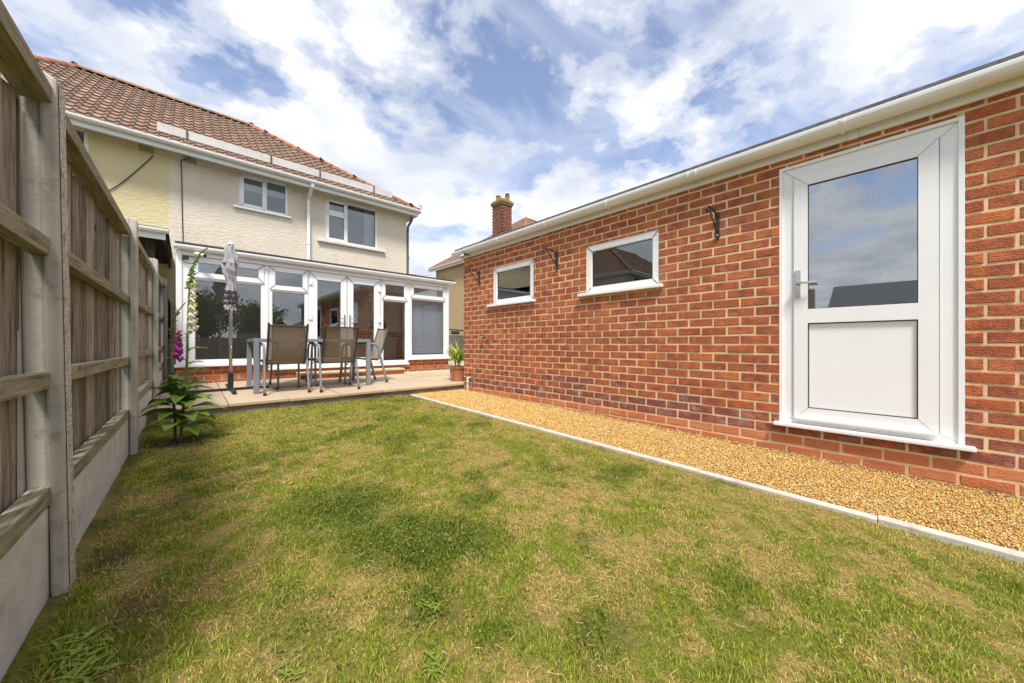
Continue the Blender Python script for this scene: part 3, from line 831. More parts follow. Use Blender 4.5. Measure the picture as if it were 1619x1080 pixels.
B().prism([(GX - 0.152 + 0.062 + 0.062 * math.cos(math.pi + math.pi * k / 10), 2.523 + 0.062 * math.sin(math.pi + math.pi * k / 10)) for k in range(11)], 'y', GY1 + 0.16, GY1 + 0.166).build('gutter_end_cap', UPVC_OLD, gar)
for yy in (0.27, 1.27, 2.22, 3.15, 4.12, -0.72, -1.7):
    gutter_clip(gar, 'y', yy, GX - 0.090, 2.523, 0.062, UPVC_OLD, 0.022)
gutter_clip(gar, 'y', 1.34, GX - 0.090, 2.523, 0.062, UPVC_OLD, 0.02)
rf = B()
ys = [GY0 - 0.1 + (GY1 + 0.2 - GY0) * k / 60 for k in range(61)]
for a, b in zip(ys[:-1], ys[1:]):
    za, zb = 2.574 + random.uniform(-0.003, 0.003), 2.574
    rf.quad((GX - 0.128, a, 2.538), (GX - 0.128, b, 2.538), (GX - 0.124, b, 2.574), (GX - 0.124, a, 2.574))
    rf.quad((GX - 0.124, a, 2.574), (GX - 0.124, b, 2.574), (GX + 3.35, b, 2.69), (GX + 3.35, a, 2.69))
rf.quad((GX - 0.128, GY1 + 0.1, 2.538), (GX + 3.35, GY1 + 0.1, 2.64), (GX + 3.35, GY1 + 0.1, 2.69), (GX - 0.124, GY1 + 0.1, 2.574))
rf.quad((GX - 0.128, GY0 - 0.1, 2.545), (GX - 0.128, GY1 + 0.1, 2.545), (GX + 3.35, GY1 + 0.1, 2.64), (GX + 3.35, GY0 - 0.1, 2.64))
rf.build('flat_roof', FELT, gar)

# door
D0 = GX + 0.012
dr = B().frame('X', DOOR[0], DOOR[1], DOOR[2], DOOR[3], 0.105, D0, D0 + 0.07, 0.05)
dr.pbox('X', DOOR[0] - 0.004, DOOR[0] + 0.022, DOOR[2], DOOR[3] + 0.003, D0 - 0.014, D0 - 0.0005)
dr.pbox('X', DOOR[1] - 0.02, DOOR[1] + 0.004, DOOR[2], DOOR[3] + 0.003, D0 - 0.014, D0 - 0.0005)
dr.pbox('X', DOOR[0] + 0.022, DOOR[1] - 0.02, DOOR[3] - 0.02, DOOR[3] + 0.003, D0 - 0.014, D0 - 0.0005)
door = dr.build('door_frame', UPVC, gar, bevel=0.0012)
S = (-0.179, 0.567, 0.318, 2.262)
m = B()
DS = D0 - 0.012
m.frame('X', S[0], S[1], S[2], S[3], 0.086, DS, DS + 0.06, 0.097)
m.pbox('X', S[0] + 0.086, S[1] - 0.086, 1.085, 1.195, DS, DS + 0.06)
leaf = m.build('door_leaf', UPVC, gar, bevel=0.0012)
B().frame('X', S[0] - 0.005, S[1] + 0.005, S[2] + 0.02, S[3] + 0.005, 0.012, D0 - 0.0025, D0 + 0.004).build('painted_shadow_gap', simple('shadow gap grey', (0.16, 0.16, 0.16), 0.7), leaf)  # dark grey strip that paints in the shadow line around the proud door leaf
pane(leaf, 'X', -0.093, 0.481, 1.195, 2.176, DS + 0.022, GLASS_D)
B().pbox('X', -0.09, 0.478, 0.417, 1.083, DS + 0.018, DS + 0.04).build('lower_panel', UPVC, leaf)
B().frame('X', -0.092, 0.480, 0.416, 1.084, 0.006, DS + 0.012, DS + 0.017).build('gasket', GASKET, leaf)
B().pbox('X', -0.17, 0.56, 0.318, 0.345, DS - 0.03, DS - 0.001).build('weather_bar', UPVC, leaf, bevel=0.008)
B().pbox('X', DOOR[0] - 0.045, DOOR[1] + 0.035, 0.256, 0.284, GX - 0.055, GX + 0.05).build('sill', UPVC, door, bevel=0.006)
hd = B().pbox('X', 0.523, 0.555, 1.29, 1.51, DS - 0.011, DS - 0.0005)
hd.tube([(DS - 0.01, 0.539, 1.40), (DS - 0.05, 0.539, 1.40)], 0.010, 10).tube([(DS - 0.046, 0.547, 1.40), (DS - 0.048, 0.50, 1.402), (DS - 0.044, 0.425, 1.396)], [0.010, 0.010, 0.008], 10)
hd.tube([(DS - 0.014, 0.539, 1.335), (DS - 0.009, 0.539, 1.335)], 0.009, 12)
hd.build('handle', CHROME, leaf, bevel=0.003)
# little windows
for (a, b, c, d), (s0, s1) in ((W1, (3.44, 4.47)), (W2, (1.628, 2.678))):
    f = B().frame('X', a + 0.003, b - 0.003, c, d - 0.003, 0.058, GX + 0.01, GX + 0.07)
    f = f.build('window', UPVC, gar, bevel=0.005)
    B().frame('X', a + 0.061, b - 0.061, c + 0.058, d - 0.061, 0.012, GX + 0.022, GX + 0.04).build('glazing_bead', UPVC, f)
    pane(f, 'X', a + 0.073, b - 0.073, c + 0.07, d - 0.073, GX + 0.034, GLASS_G)
    B().pbox('X', s0, s1, c - 0.038, c - 0.002, GX - 0.05, GX + 0.06).build('sill', UPVC, f, bevel=0.006)

# ------------------------------------------------------------------ things on the garage wall
def bracket(yc, ztop, label):
    t = thing('basket_bracket', (GX, yc, ztop - 0.12), label, 'bracket', 'hanging basket brackets on the garage wall')
    B().box(GX - 0.014, GX - 0.001, yc - 0.015, yc + 0.015, ztop - 0.235, ztop + 0.01).build('back_plate', BLACK, t, bevel=0.003)
    pts = catmull([(GX - 0.01, yc, ztop - 0.035), (GX - 0.10, yc, ztop + 0.0), (GX - 0.20, yc, ztop + 0.005), (GX - 0.262, yc, ztop - 0.004), (GX - 0.285, yc, ztop - 0.03), (GX - 0.268, yc, ztop - 0.052), (GX - 0.250, yc, ztop - 0.036)], 5)
    B().tube(pts, 0.0075, 8).build('arm', BLACK, t, smooth=True)
    n = 24; pts = []
    for k in range(n + 1):
        s = k / n
        pts.append((GX - 0.215 + 0.205 * s, yc + 0.004 * math.sin(s * 40), ztop - 0.005 - 0.185 * s + 0.004 * math.cos(s * 40)))
    B().tube(pts, 0.006, 6).build('twisted_brace', BLACK, t, smooth=True)
    for zz in (ztop - 0.03, ztop - 0.20):
        B().tube([(GX - 0.018, yc, zz), (GX - 0.0125, yc, zz)], 0.007, 10).build('screw', CHROME, t)
bracket(4.727, 2.135, 'black iron basket bracket nearest the far corner of the garage wall')
bracket(3.04, 2.135, 'black iron basket bracket between the two small garage windows')
bracket(1.12, 2.12, 'black iron basket bracket between the larger looking window and the white door')

t = thing('flood_light', (GX - 0.05, 5.02, 2.45), 'small black flood light under the far end of the garage gutter', 'light')
B().box(GX - 0.16, GX - 0.14, 4.93, 5.06, 2.40, 2.455).build('housing', BLACK, t, bevel=0.004)
B().box(GX - 0.164, GX - 0.1605, 4.945, 5.045, 2.408, 2.447).build('lens', simple('frosted lens', (0.75, 0.74, 0.7), 0.2), t)
B().tube([(GX - 0.14, 4.995, 2.43), (GX - 0.08, 4.995, 2.455), (GX - 0.025, 4.995, 2.455)], 0.010, 8).build('mounting_arm', BLACK, t)

t = thing('waste_pipe', (GX - 0.05, 5.0, path_z(5.0)), 'dirty white plastic waste pipe elbow at the foot of the garage corner', 'pipe')
PIPE_W = simple('grimy white pipe', (0.56, 0.52, 0.46), 0.5, 0.15, 14)
B().tube(catmull([(GX - 0.045, 5.0, 0.06), (GX - 0.045, 5.0, 0.20), (GX - 0.045, 5.0, 0.30), (GX - 0.038, 5.0, 0.335), (GX - 0.005, 5.0, 0.345), (GX + 0.03, 5.0, 0.345)], 4), 0.021, 12).build('pipe', PIPE_W, t, smooth=True)
B().tube([(GX - 0.045, 5.0, 0.262), (GX - 0.045, 5.0, 0.292)], 0.027, 14).build('collar', PIPE_W, t)
B().tube(catmull([(GX - 0.03, 4.99, 0.36), (GX - 0.022, 4.97, 0.40), (GX - 0.004, 4.96, 0.42)], 4), 0.007, 6).build('black_cable', BLACK, t)

t = thing('garden_tap', (GX, 4.57, 1.0), 'small outside tap fixed low on the garage brick wall', 'tap')
B().tube([(GX - 0.002, 4.60, 1.03), (GX - 0.07, 4.60, 1.03)], 0.012, 10).tube(catmull([(GX - 0.055, 4.60, 1.03), (GX - 0.085, 4.60, 1.02), (GX - 0.09, 4.60, 0.975)], 4), 0.010, 8).build('body', simple('tarnished brass', (0.30, 0.26, 0.2), 0.45, metallic=0.7), t, smooth=True)
B().tube([(GX - 0.045, 4.60, 1.03), (GX - 0.045, 4.60, 1.068)], 0.006, 8).box(GX - 0.075, GX - 0.015, 4.594, 4.606, 1.066, 1.076).build('handle', CHROME, t)
B().tube(catmull([(GX - 0.004, 4.52, 1.0), (GX - 0.03, 4.50, 0.985), (GX - 0.025, 4.485, 0.93), (GX - 0.004, 4.48, 0.915)], 4), 0.006, 6).build('hook', BLACK, t)

# ------------------------------------------------------------------ fence
fen = thing('garden_fence', (-0.30, 3, 0), 'weathered wooden boarded fence with concrete posts and gravel boards beside the lawn', 'fence')
POST_Y = [0.98, 2.03, 3.95, 5.90, 7.82]
PTOP = [1.84, 1.86, 1.88, 1.925, 1.965]
def post_mb(xf, yc, z0, z1, lean=0.0):
    m = B()
    w = 0.05
    # front flange with a chamfered top
    for (xa, xb, hw, zt) in ((xf - 0.040, xf, 0.052, z1), (xf - 0.092, xf - 0.040, 0.027, z1 - 0.004), (xf - 0.130, xf - 0.092, 0.052, z1 - 0.002)):
        m.box(xa, xb, yc - hw, yc + hw, z0, zt)
    for k in range(len(m.v)):
        x, y, z = m.v[k]
        if z > z1 - 0.01 and x > xf - 0.005: z -= 0.022
        s = (z - z0) / (z1 - z0)
        m.v[k] = (x - lean * s, y - 0.4 * lean * s, z)
    return m
for k, (yc, zt) in enumerate(zip(POST_Y, PTOP)):
    xf = fence_x(yc)
    zb = (patio_z(yc) if yc > PATIO_Y else float(lawn_z(yc))) - 0.12
    p = post_mb(xf, yc, zb, zt, 0.026 if k == 1 else 0.0).build('concrete_post', CONC, fen, bevel=0.009)
    if k == 1:
        zz = [zb + (zt - 0.03 - zb) * q / 20 for q in range(21)]
        m = B()
        for a, b in zip(zz[:-1], zz[1:]):
            la, lb = 0.026 * (a - zb) / (zt - zb), 0.026 * (b - zb) / (zt - zb)
            m.quad((xf + 0.0022 - la, yc - 0.044 - 0.4 * la, a), (xf + 0.0022 - la, yc + 0.044 - 0.4 * la, a), (xf + 0.0022 - lb, yc + 0.044 - 0.4 * lb, b), (xf + 0.0022 - lb, yc - 0.044 - 0.4 * lb, b))
        m.build('worn_face', AGG, p)
for k in range(len(POST_Y) - 1):
    ya, yb = POST_Y[k] + 0.03, POST_Y[k + 1] - 0.03
    xm = lambda y: fence_x(y)
    za = patio_z(ya) if ya > PATIO_Y else float(lawn_z(ya)); zb_ = patio_z(yb) if yb > PATIO_Y else float(lawn_z(yb))
    gtop = 0.355 if k < 2 else 0.40 if k == 2 else 0.52
    def strip(x_off0, x_off1, z0a, z1a, y0, y1, dz0=0.0, dz1=0.0):
        m = B(); m.box(0, 1, 0, 1, 0, 1)
        out = []
        for (a, b, c) in m.v:
            yy = y0 + (y1 - y0) * b; dz = dz0 + (dz1 - dz0) * b
            out.append((xm(yy) + x_off0 + (x_off1 - x_off0) * a, yy, z0a + (z1a - z0a) * c + dz))
        m.v = out; return m
    strip(-0.088, -0.046, -0.25, gtop, ya, yb).build('gravel_board', GBOARD, fen, bevel=0.004)
    rise = 0.0 if k < 2 else 0.03 * (k - 1)
    for (c0, c1, dep0, dep1) in ((gtop + 0.004, gtop + 0.066, -0.090, -0.042), (0.770, 0.828, -0.086, -0.041), (1.230, 1.288, -0.086, -0.041), (1.740, 1.800, -0.110, -0.036)):
        if c0 < gtop + 0.1 and c0 > gtop + 0.02: continue
        sag = random.uniform(-0.008, 0.008)
        e0 = ya + (0.022 if c0 > 1.7 else 0.0) ; e1 = yb - (0.022 if c0 > 1.7 else 0.0)
        strip(dep0, dep1, c0 + rise, c1 + rise, e0, e1, sag, -sag).build('rail', RAIL, fen, bevel=0.0025)
    y = ya + 0.03; bi = random.randrange(2)
    while y < yb - 0.03:
        wbd = min(random.uniform(0.070, 0.094), yb - 0.02 - y)
        if wbd < 0.03: break
        bot = gtop + 0.004 + random.uniform(0, 0.02); top = 1.735 + rise
        tw = -0.010 + random.gauss(0, 0.006); gap = random.random() < 0.3
        m = B(); x0 = xm(y) - 0.089
        th0, th1 = 0.014, 0.006; x0 += random.uniform(-0.005, 0.0) - (0.011 if bi % 2 else 0.0)
        le = random.gauss(0, 0.007)
        ww = wbd + (0.006 if not gap else -0.006)
        m.v = [(x0 - 0.012 + tw, y, bot), (x0 - 0.012 + tw - th0, y, bot), (x0 - 0.001 - th1, y + ww, bot), (x0 - 0.001, y + ww, bot),
               (x0 - 0.012 + tw, y + le, top), (x0 - 0.012 + tw - th0, y + le, top), (x0 - 0.001 - th1, y + ww + le, top), (x0 - 0.001, y + ww + le, top)]
        m.f = [(0, 1, 2, 3), (7, 6, 5, 4), (0, 4, 5, 1), (1, 5, 6, 2), (2, 6, 7, 3), (3, 7, 4, 0)]
        m.build('board', BOARD, fen)
        y += wbd - 0.004; bi += 1
# narrow dark boards closing the gap to the house side
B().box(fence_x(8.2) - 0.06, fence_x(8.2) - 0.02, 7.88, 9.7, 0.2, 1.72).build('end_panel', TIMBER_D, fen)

# ------------------------------------------------------------------ houses
PITCHA = math.atan2(2.58, 3.555)
def tile_shape():
    prof = [(0.0, 0.004), (0.086, 0.0), (0.105, 0.010), (0.124, 0.028), (0.144, 0.034), (0.163, 0.020), (0.175, 0.006)]
    m = B(); k = len(prof); Lb = 0.345
    for (a, c) in prof: m.v.append((a, 0, c + 0.034))
    for (a, c) in prof: m.v.append((a, Lb, c + 0.004))
    for (a, c) in prof: m.v.append((a, 0.0, c + 0.008))
    for i in range(k - 1):
        m.f.append((i, i + 1, k + i + 1, k + i)); m.f.append((i + 1, i, 2 * k + i, 2 * k + i + 1))
    return m
TILE_MB = tile_shape()
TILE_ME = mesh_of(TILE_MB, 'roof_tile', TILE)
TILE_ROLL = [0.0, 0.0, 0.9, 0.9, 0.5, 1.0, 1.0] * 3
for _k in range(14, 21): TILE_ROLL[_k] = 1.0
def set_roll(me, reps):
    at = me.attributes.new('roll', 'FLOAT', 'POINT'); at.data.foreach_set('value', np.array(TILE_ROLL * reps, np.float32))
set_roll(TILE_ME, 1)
def ridge_shape(L=0.33, r=0.115):
    m = B(); n = 8
    for b in (0, L):
        for k in range(n + 1):
            th = math.pi * (k / n)
            rr = r * (1.04 if b == 0 else 0.96)
            m.v.append((rr * math.cos(th), b, rr * 0.8 * math.sin(th) - 0.03))
    for k in range(n): m.f.append((k, k + 1, n + 2 + k, n + 1 + k))
    m.f.append(tuple(range(n + 1)))
    return m
RIDGE_ME = {'o': mesh_of(ridge_shape(), 'ridge_tile', RIDGE_O, False), 'g': mesh_of(ridge_shape(), 'ridge_tile', RIDGE_G, False)}

def slope(parent, P0, A, Bv, Nn, L, S, n_parts, x_ins):
    """tiles on a trapezoid: P0 eave corner, A along eave, Bv up slope, L eave length, S slope length, x_ins plan inset at top"""
    cand = []
    gauge, cw = 0.290, 0.170
    nr = int(S / gauge)
    for r in range(nr + 1):
        b = r * gauge - 0.03
        for c in range(int(L / cw) + 2):
            a = c * cw
            ins = x_ins * (b + 0.16) / S
            if a + 0.085 < ins - 0.03 or a + 0.085 > L - ins + 0.03 or b + 0.2 > S: continue
            p = P0 + A * a + Bv * b
            M = Matrix.Translation(p + Nn * random.uniform(0, 0.004)) @ Matrix((A, Bv, Nn)).transposed().to_4x4() @ Matrix.Rotation(random.gauss(0, 0.006), 4, 'Z')
            pr = proj(p)
            vis = pr and -10 < pr[0] < 1620 and pr[1] > -10
            hid = pr and pr[0] < 95
            cand.append((pr[2] if vis and not hid else 1e6, M))
    cand.sort(key=lambda e: e[0])
    rest = []
    for j, (d, M) in enumerate(cand):
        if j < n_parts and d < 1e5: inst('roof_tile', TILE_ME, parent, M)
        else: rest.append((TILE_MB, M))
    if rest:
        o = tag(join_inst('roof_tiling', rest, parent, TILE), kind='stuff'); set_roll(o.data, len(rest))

def ridge_run(parent, p, q, kindf):
    p, q = Vector(p), Vector(q); d = (q - p); L = d.length; d.normalize()
    side = d.cross(Vector((0, 0, 1))).normalized(); up = side.cross(d)
    k = 0; s = 0
    while s < L - 0.1:
        c = p + d * s
        M = Matrix.Translation(c) @ Matrix((side, d, up)).transposed().to_4x4()
        inst('ridge_tile', RIDGE_ME[kindf(c)], parent, M)
        s += 0.30; k += 1

EZ = 4.775           # eave line of the tiles
def house(xc, label, wallmats, detail):
    """a pair of hipped semi-detached homes, rear wall on HY looking to -y"""
    hw = 5.03; d = 3.555; ov = 0.197
    x0, x1 = xc - hw, xc + hw
    ex0, ex1 = x0 - ov, x1 + ov; ey0 = HY - 0.38; ey1 = ey0 + 2 * d
    wy1 = ey1 - 0.38; base = 0.15; top = EZ - 0.031
    t = thing('semi_detached_house', (xc, HY, base), label, 'house')
    A_ = (0.835, 1.772, 3.95, 4.705); B_ = (2.576, 3.913, 3.545, 4.652)
    mir = lambda w: (2 * xc - w[1], 2 * xc - w[0], w[2], w[3])
    if detail:
        wins = [A_, B_]; winsL = [(-2.28, -1.30, 3.75, 4.76), mir(B_)]
        winsG = [(1.62, 3.0, 0.46, 2.3)]
    else:
        sh = xc + 0.26
        wins = [tuple([A_[0] + sh, A_[1] + sh, A_[2], A_[3]]), tuple([B_[0] + sh, B_[1] + sh, B_[2], B_[3]])]
        winsL = [mir(w) for w in wins]; winsG = []
    wall_mb('Y', xc, x1, base, top, wins + winsG, HY, HY + 0.25).build('rear_wall', wallmats[1], t)
    wall_mb('Y', x0, xc, base, top, winsL, HY + (0.004 if detail else 0), HY + 0.25).build('rear_wall', wallmats[0], t)
    B().box(x0, x0 + 0.25, HY + 0.25, wy1, base, top).build('side_wall', wallmats[0], t)
    B().box(x1 - 0.25, x1, HY + 0.25, wy1, base, top).build('side_wall', wallmats[1], t)
    B().box(x0 + 0.25, x1 - 0.25, wy1 - 0.25, wy1, base, top).build('front_wall', wallmats[1], t)
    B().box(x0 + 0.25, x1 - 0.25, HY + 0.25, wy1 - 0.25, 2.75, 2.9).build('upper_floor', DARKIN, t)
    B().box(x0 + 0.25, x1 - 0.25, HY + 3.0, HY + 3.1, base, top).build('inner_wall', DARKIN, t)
    # roof
    rise = d * math.tan(PITCHA); S = d / math.cos(PITCHA)
    rz = EZ + rise
    c, s = math.cos(PITCHA), math.sin(PITCHA)
    E = [Vector((ex0, ey0, EZ)), Vector((ex1, ey0, EZ)), Vector((ex1, ey1, EZ)), Vector((ex0, ey1, EZ))]
    r0, r1 = Vector((ex0 + d, ey0 + d, rz)), Vector((ex1 - d, ey0 + d, rz))
    dn = Vector((0, 0, -0.012))
    m = B(); V = [tuple(p + dn) for p in E + [r0, r1]]
    m.v = V; m.f = [(0, 1, 5, 4), (1, 2, 5), (2, 3, 4, 5), (3, 0, 4)]
    rb = m.build('roof_deck', ROOFBASE, t)
    slope(t, E[0], Vector((1, 0, 0)), Vector((0, c, s)), Vector((0, -s, c)), ex1 - ex0, S, 300 if detail else 0, d)
    if detail or xc < 0:
        slope(t, E[1], Vector((0, 1, 0)), Vector((-c, 0, s)), Vector((s, 0, c)), ey1 - ey0, S, 0, d)
    if not detail:
        slope(t, E[3], Vector((0, -1, 0)), Vector((c, 0, s)), Vector((-s, 0, c)), ey1 - ey0, S, 0, d)
    up = Vector((0, 0, 0.03))
    ridge_run(t, r0 + up, r1 + up, lambda p: 'g')
    for e, r in ((E[0], r0), (E[1], r1), (E[3], r0), (E[2], r1)):
        ridge_run(t, e + up, r + up, lambda p: 'o')
    # soffit, fascia, gutter along the rear
    B().box(ex0 + 0.02, ex1 - 0.02, ey0 + 0.045, HY - 0.002, EZ - 0.030, EZ - 0.016).build('soffit', UPVC_OLD, t)
    B().box(ex0, ex1, ey0 + 0.02, ey0 + 0.044, EZ - 0.135, EZ - 0.012).build('fascia', UPVC_OLD, t)
    for xs, sg in ((ex0, 1), (ex1, -1)):
        B().box(xs, xs + sg * 0.022, ey0 + 0.045, ey1, EZ - 0.135, EZ - 0.012).build('side_fascia', UPVC_OLD, t)
        B().box(xs + sg * 0.023, xs + sg * (ov + 0.002), HY + 0.0, ey1, EZ - 0.030, EZ - 0.016).build('side_soffit', UPVC_OLD, t)
    gutter(t, 'x', ex0 - 0.03, ex1 + 0.03, ey0 - 0.036, EZ + 0.002, 0.055, UPVC_OLD)
    for xs, sg in ((ex0, -1), (ex1, 1)):
        gutter(t, 'y', ey0, ey1, xs + sg * 0.05, EZ + 0.002, 0.05, UPVC_OLD)
    if not detail:
        for w in wins + winsL:
            f = B().frame('Y', w[0], w[1], w[2], w[3], 0.06, HY + 0.05, HY + 0.1).pbox('Y', (w[0] + w[1]) / 2 - 0.03, (w[0] + w[1]) / 2 + 0.03, w[2] + 0.06, w[3] - 0.06, HY + 0.05, HY + 0.1).build('window', UPVC, t)
            B().pbox('Y', w[0] + 0.06, w[1] - 0.06, w[2] + 0.06, w[3] - 0.06, HY + 0.075, HY + 0.08).build('pane', GLASS_H, f)
        for xs in (x0 - 0.06, x1 + 0.06):
            B().tube([(xs, wy1 - 0.12, EZ - 0.02), (xs, wy1 - 0.12, base)], 0.035, 10).build('downpipe', UPVC_OLD, t)
    return t, (x0, x1, ex0, ex1, ey0, wy1)

hm, dims = house(-0.26, 'rear of a semi detached house, half yellow and half cream render, brown tiled hipped roof', (YELLOW, CREAM), True)
# --- details of the main house
for k in range(14):
    gutter_clip(hm, 'x', -2.9 + 0.56 * k, dims[4] - 0.036, EZ + 0.002, 0.055, UPVC_OLD, 0.028)
def win(parent, w, mull, toplight=None, blind=None, curtain=False):
    """casement: outer frame, centre mullion, two lights"""
    D = HY + 0.02
    a, b, c, d = w
    f = B().frame('Y', a, b, c, d, 0.05, D, D + 0.06).pbox('Y', mull - 0.024, mull + 0.024, c + 0.05, d - 0.05, D, D + 0.06)
    if toplight: f.pbox('Y', a + 0.05, mull - 0.024, toplight - 0.024, toplight + 0.024, D, D + 0.06)
    f = f.build('window', UPVC, parent, bevel=0.005)
    sash = [(a + 0.05, mull - 0.024, c + 0.05, d - 0.05)] if not toplight else [(a + 0.05, mull - 0.024, c + 0.05, toplight - 0.024), (a + 0.05, mull - 0.024, toplight + 0.024, d - 0.05)]
    for (p, q, r_, s_) in sash:
        B().frame('Y', p - 0.012, q + 0.012, r_ - 0.012, s_ + 0.012, 0.052, D - 0.014, D + 0.03).build('sash', UPVC, f, bevel=0.005)
        pane(f, 'Y', p + 0.04, q - 0.04, r_ + 0.04, s_ - 0.04, D + 0.012, GLASS_H)
    pane(f, 'Y', mull + 0.024, b - 0.05, c + 0.05, d - 0.05, D + 0.03, GLASS_H)
    if blind: B().box(a + 0.03, b - 0.03, D + 0.16, D + 0.163, blind, d).build('roller_blind', BLIND, f)
    if curtain:
        m = B(); n = 14
        for k in range(n):
            u0, u1 = b - 0.30 + 0.26 * k / n, b - 0.30 + 0.26 * (k + 1) / n
            y0, y1 = D + 0.2 + 0.02 * math.sin(k * 1.9), D + 0.2 + 0.02 * math.sin((k + 1) * 1.9)
            m.quad((u0, y0, c), (u1, y1, c), (u1, y1, d), (u0, y0, d))
        m.build('curtain', CURTAIN, f)
    return f
wa = win(hm, (0.835, 1.772, 3.95, 4.705), 1.335, None, 4.40)
B().box(0.745, 1.83, HY - 0.06, HY + 0.02, 3.905, 3.945).build('sill', UPVC_OLD, wa, bevel=0.006)
wb = win(hm, (2.576, 3.913, 3.545, 4.652), 3.10, 4.28, None, True)
B().box(2.40, 4.11, HY - 0.07, HY + 0.02, 3.485, 3.542).build('sill', simple('painted stone sill', (0.66, 0.62, 0.53), 0.8, 0.1, 8), wb, bevel=0.008)
wc = win(hm, (-2.28, -1.30, 3.75, 4.756), -1.80)
wd_ = win(hm, (2 * -0.26 - 3.913, 2 * -0.26 - 2.576, 3.545, 4.652), 2 * -0.26 - 3.10)
for i_ in range(2):     # air bricks
    ax = (-0.69, -0.065)[i_]
    ab = B().box(ax, ax + 0.225, HY - 0.010, HY + 0.02, 4.615, 4.745).build('air_brick', (YELLOW, CREAM)[i_], hm)
    m = B()
    for c_ in range(7):
        for r_ in range(4):
            if True: m.box(ax + 0.016 + c_ * 0.029, ax + 0.034 + c_ * 0.029, HY - 0.013, HY - 0.0102, 4.626 + r_ * 0.03, 4.645 + r_ * 0.03)
    m.build('vent_holes', BLACK, ab)
# downpipes
dp = B().tube([(2.19, dims[4] - 0.03, EZ - 0.04), (2.19, dims[4] - 0.03, EZ - 0.11), (2.185, HY - 0.055, EZ - 0.34), (2.185, HY - 0.055, 2.9)], 0.046, 4).build('downpipe', UPVC_OLD, hm)
B().box(2.145, 2.225, HY - 0.095, HY - 0.012, EZ - 0.42, EZ - 0.37).build('pipe_collar', UPVC_OLD, dp)
B().box(2.145, 2.225, HY - 0.095, HY - 0.012, 3.36, 3.40).build('pipe_collar', UPVC_OLD, dp)
dp = B().tube([(4.96, HY + 0.03, EZ - 0.05), (4.955, HY + 0.03, EZ - 0.15), (4.84, HY + 0.03, EZ - 0.36), (4.822, HY + 0.03, EZ - 0.46), (4.822, HY + 0.03, 0.3)], 0.037, 12).build('downpipe', PIPEGREY, hm)
for zz in (4.25, 3.45): B().tube([(4.822, HY + 0.03, zz), (4.822, HY + 0.03, zz + 0.06)], 0.045, 12).build('pipe_collar', PIPEGREY, dp)
SNOWB = simple('grey white painted board', (0.58, 0.57, 0.55), 0.6, 0.08, 4, dirt=((0.36, 0.33, 0.29), 5, 0.58, 0.5))
# snow boards above the gutter with steel straps
sbz = lambda yy: EZ + (yy - dims[4]) * math.tan(PITCHA)
for (a, b) in ((-0.43, -0.012), (0.012, 1.41), (1.434, 2.425), (2.449, 3.765), (3.789, 4.30)):
    B().box(a, b, dims[4] + 0.300, dims[4] + 0.322, sbz(dims[4] + 0.3) + 0.075, sbz(dims[4] + 0.3) + 0.245).build('snow_board', SNOWB, hm)
RUST = simple('rusty brown strap', (0.10, 0.045, 0.03), 0.8)
for xx in (0.0, 1.422, 2.437, 3.777):
    B().box(xx - 0.011, xx + 0.011, dims[4] + 0.272, dims[4] + 0.296, sbz(dims[4] + 0.28) - 0.01, sbz(dims[4] + 0.3) + 0.25).build('strap', RUST, hm)
# hip iron scroll
hp = Vector((dims[3], dims[4], EZ))
B().tube(catmull([hp + Vector((-0.05, 0.05, 0.05)), hp + Vector((0.03, -0.03, 0.06)), hp + Vector((0.07, -0.05, 0.12)), hp + Vector((0.05, -0.04, 0.17)), hp + Vector((0.01, -0.01, 0.16)), hp + Vector((0.015, -0.015, 0.13))], 5), 0.009, 6).build('hip_iron', BLACK, hm)
# cables on the wall
def cable(name, pts, r, label, parent=None):
    o = B().tube(catmull(pts, 5), r, 6).build(name, BLACK, parent)
    if not parent: tag(o, label, 'cable')
    return o
cable('wall_cable', [(-0.485, HY - 0.02, 4.58), (-0.53, HY - 0.012, 4.50), (-0.70, HY - 0.012, 4.22), (-0.90, HY - 0.012, 3.92), (-1.06, HY - 0.012, 3.73), (-1.2, HY - 0.012, 3.6)], 0.009, 'black cable hanging diagonally across the pale yellow wall')
cable('wall_cable', [(0.04, HY - 0.02, 4.78), (0.02, HY - 0.02, 4.70), (-0.03, HY - 0.016, 4.66), (-0.075, HY - 0.012, 4.645), (-0.085, HY - 0.012, 4.55), (-0.075, HY - 0.012, 4.2), (-0.07, HY - 0.012, 3.6), (-0.055, HY - 0.012, 2.9)], 0.008, 'thin black cable running straight down the cream wall')
# bump on the wall above the conservatory

hr, dr_ = house(14.53, 'ochre rendered neighbouring house with orange hipped roof seen past the garage corner', (OCHRE, OCHRE), False)
hl, dl_ = house(-15.05, 'neighbouring house beyond the fence, seen reflected in the garage window', (YELLOW, CREAM), False)
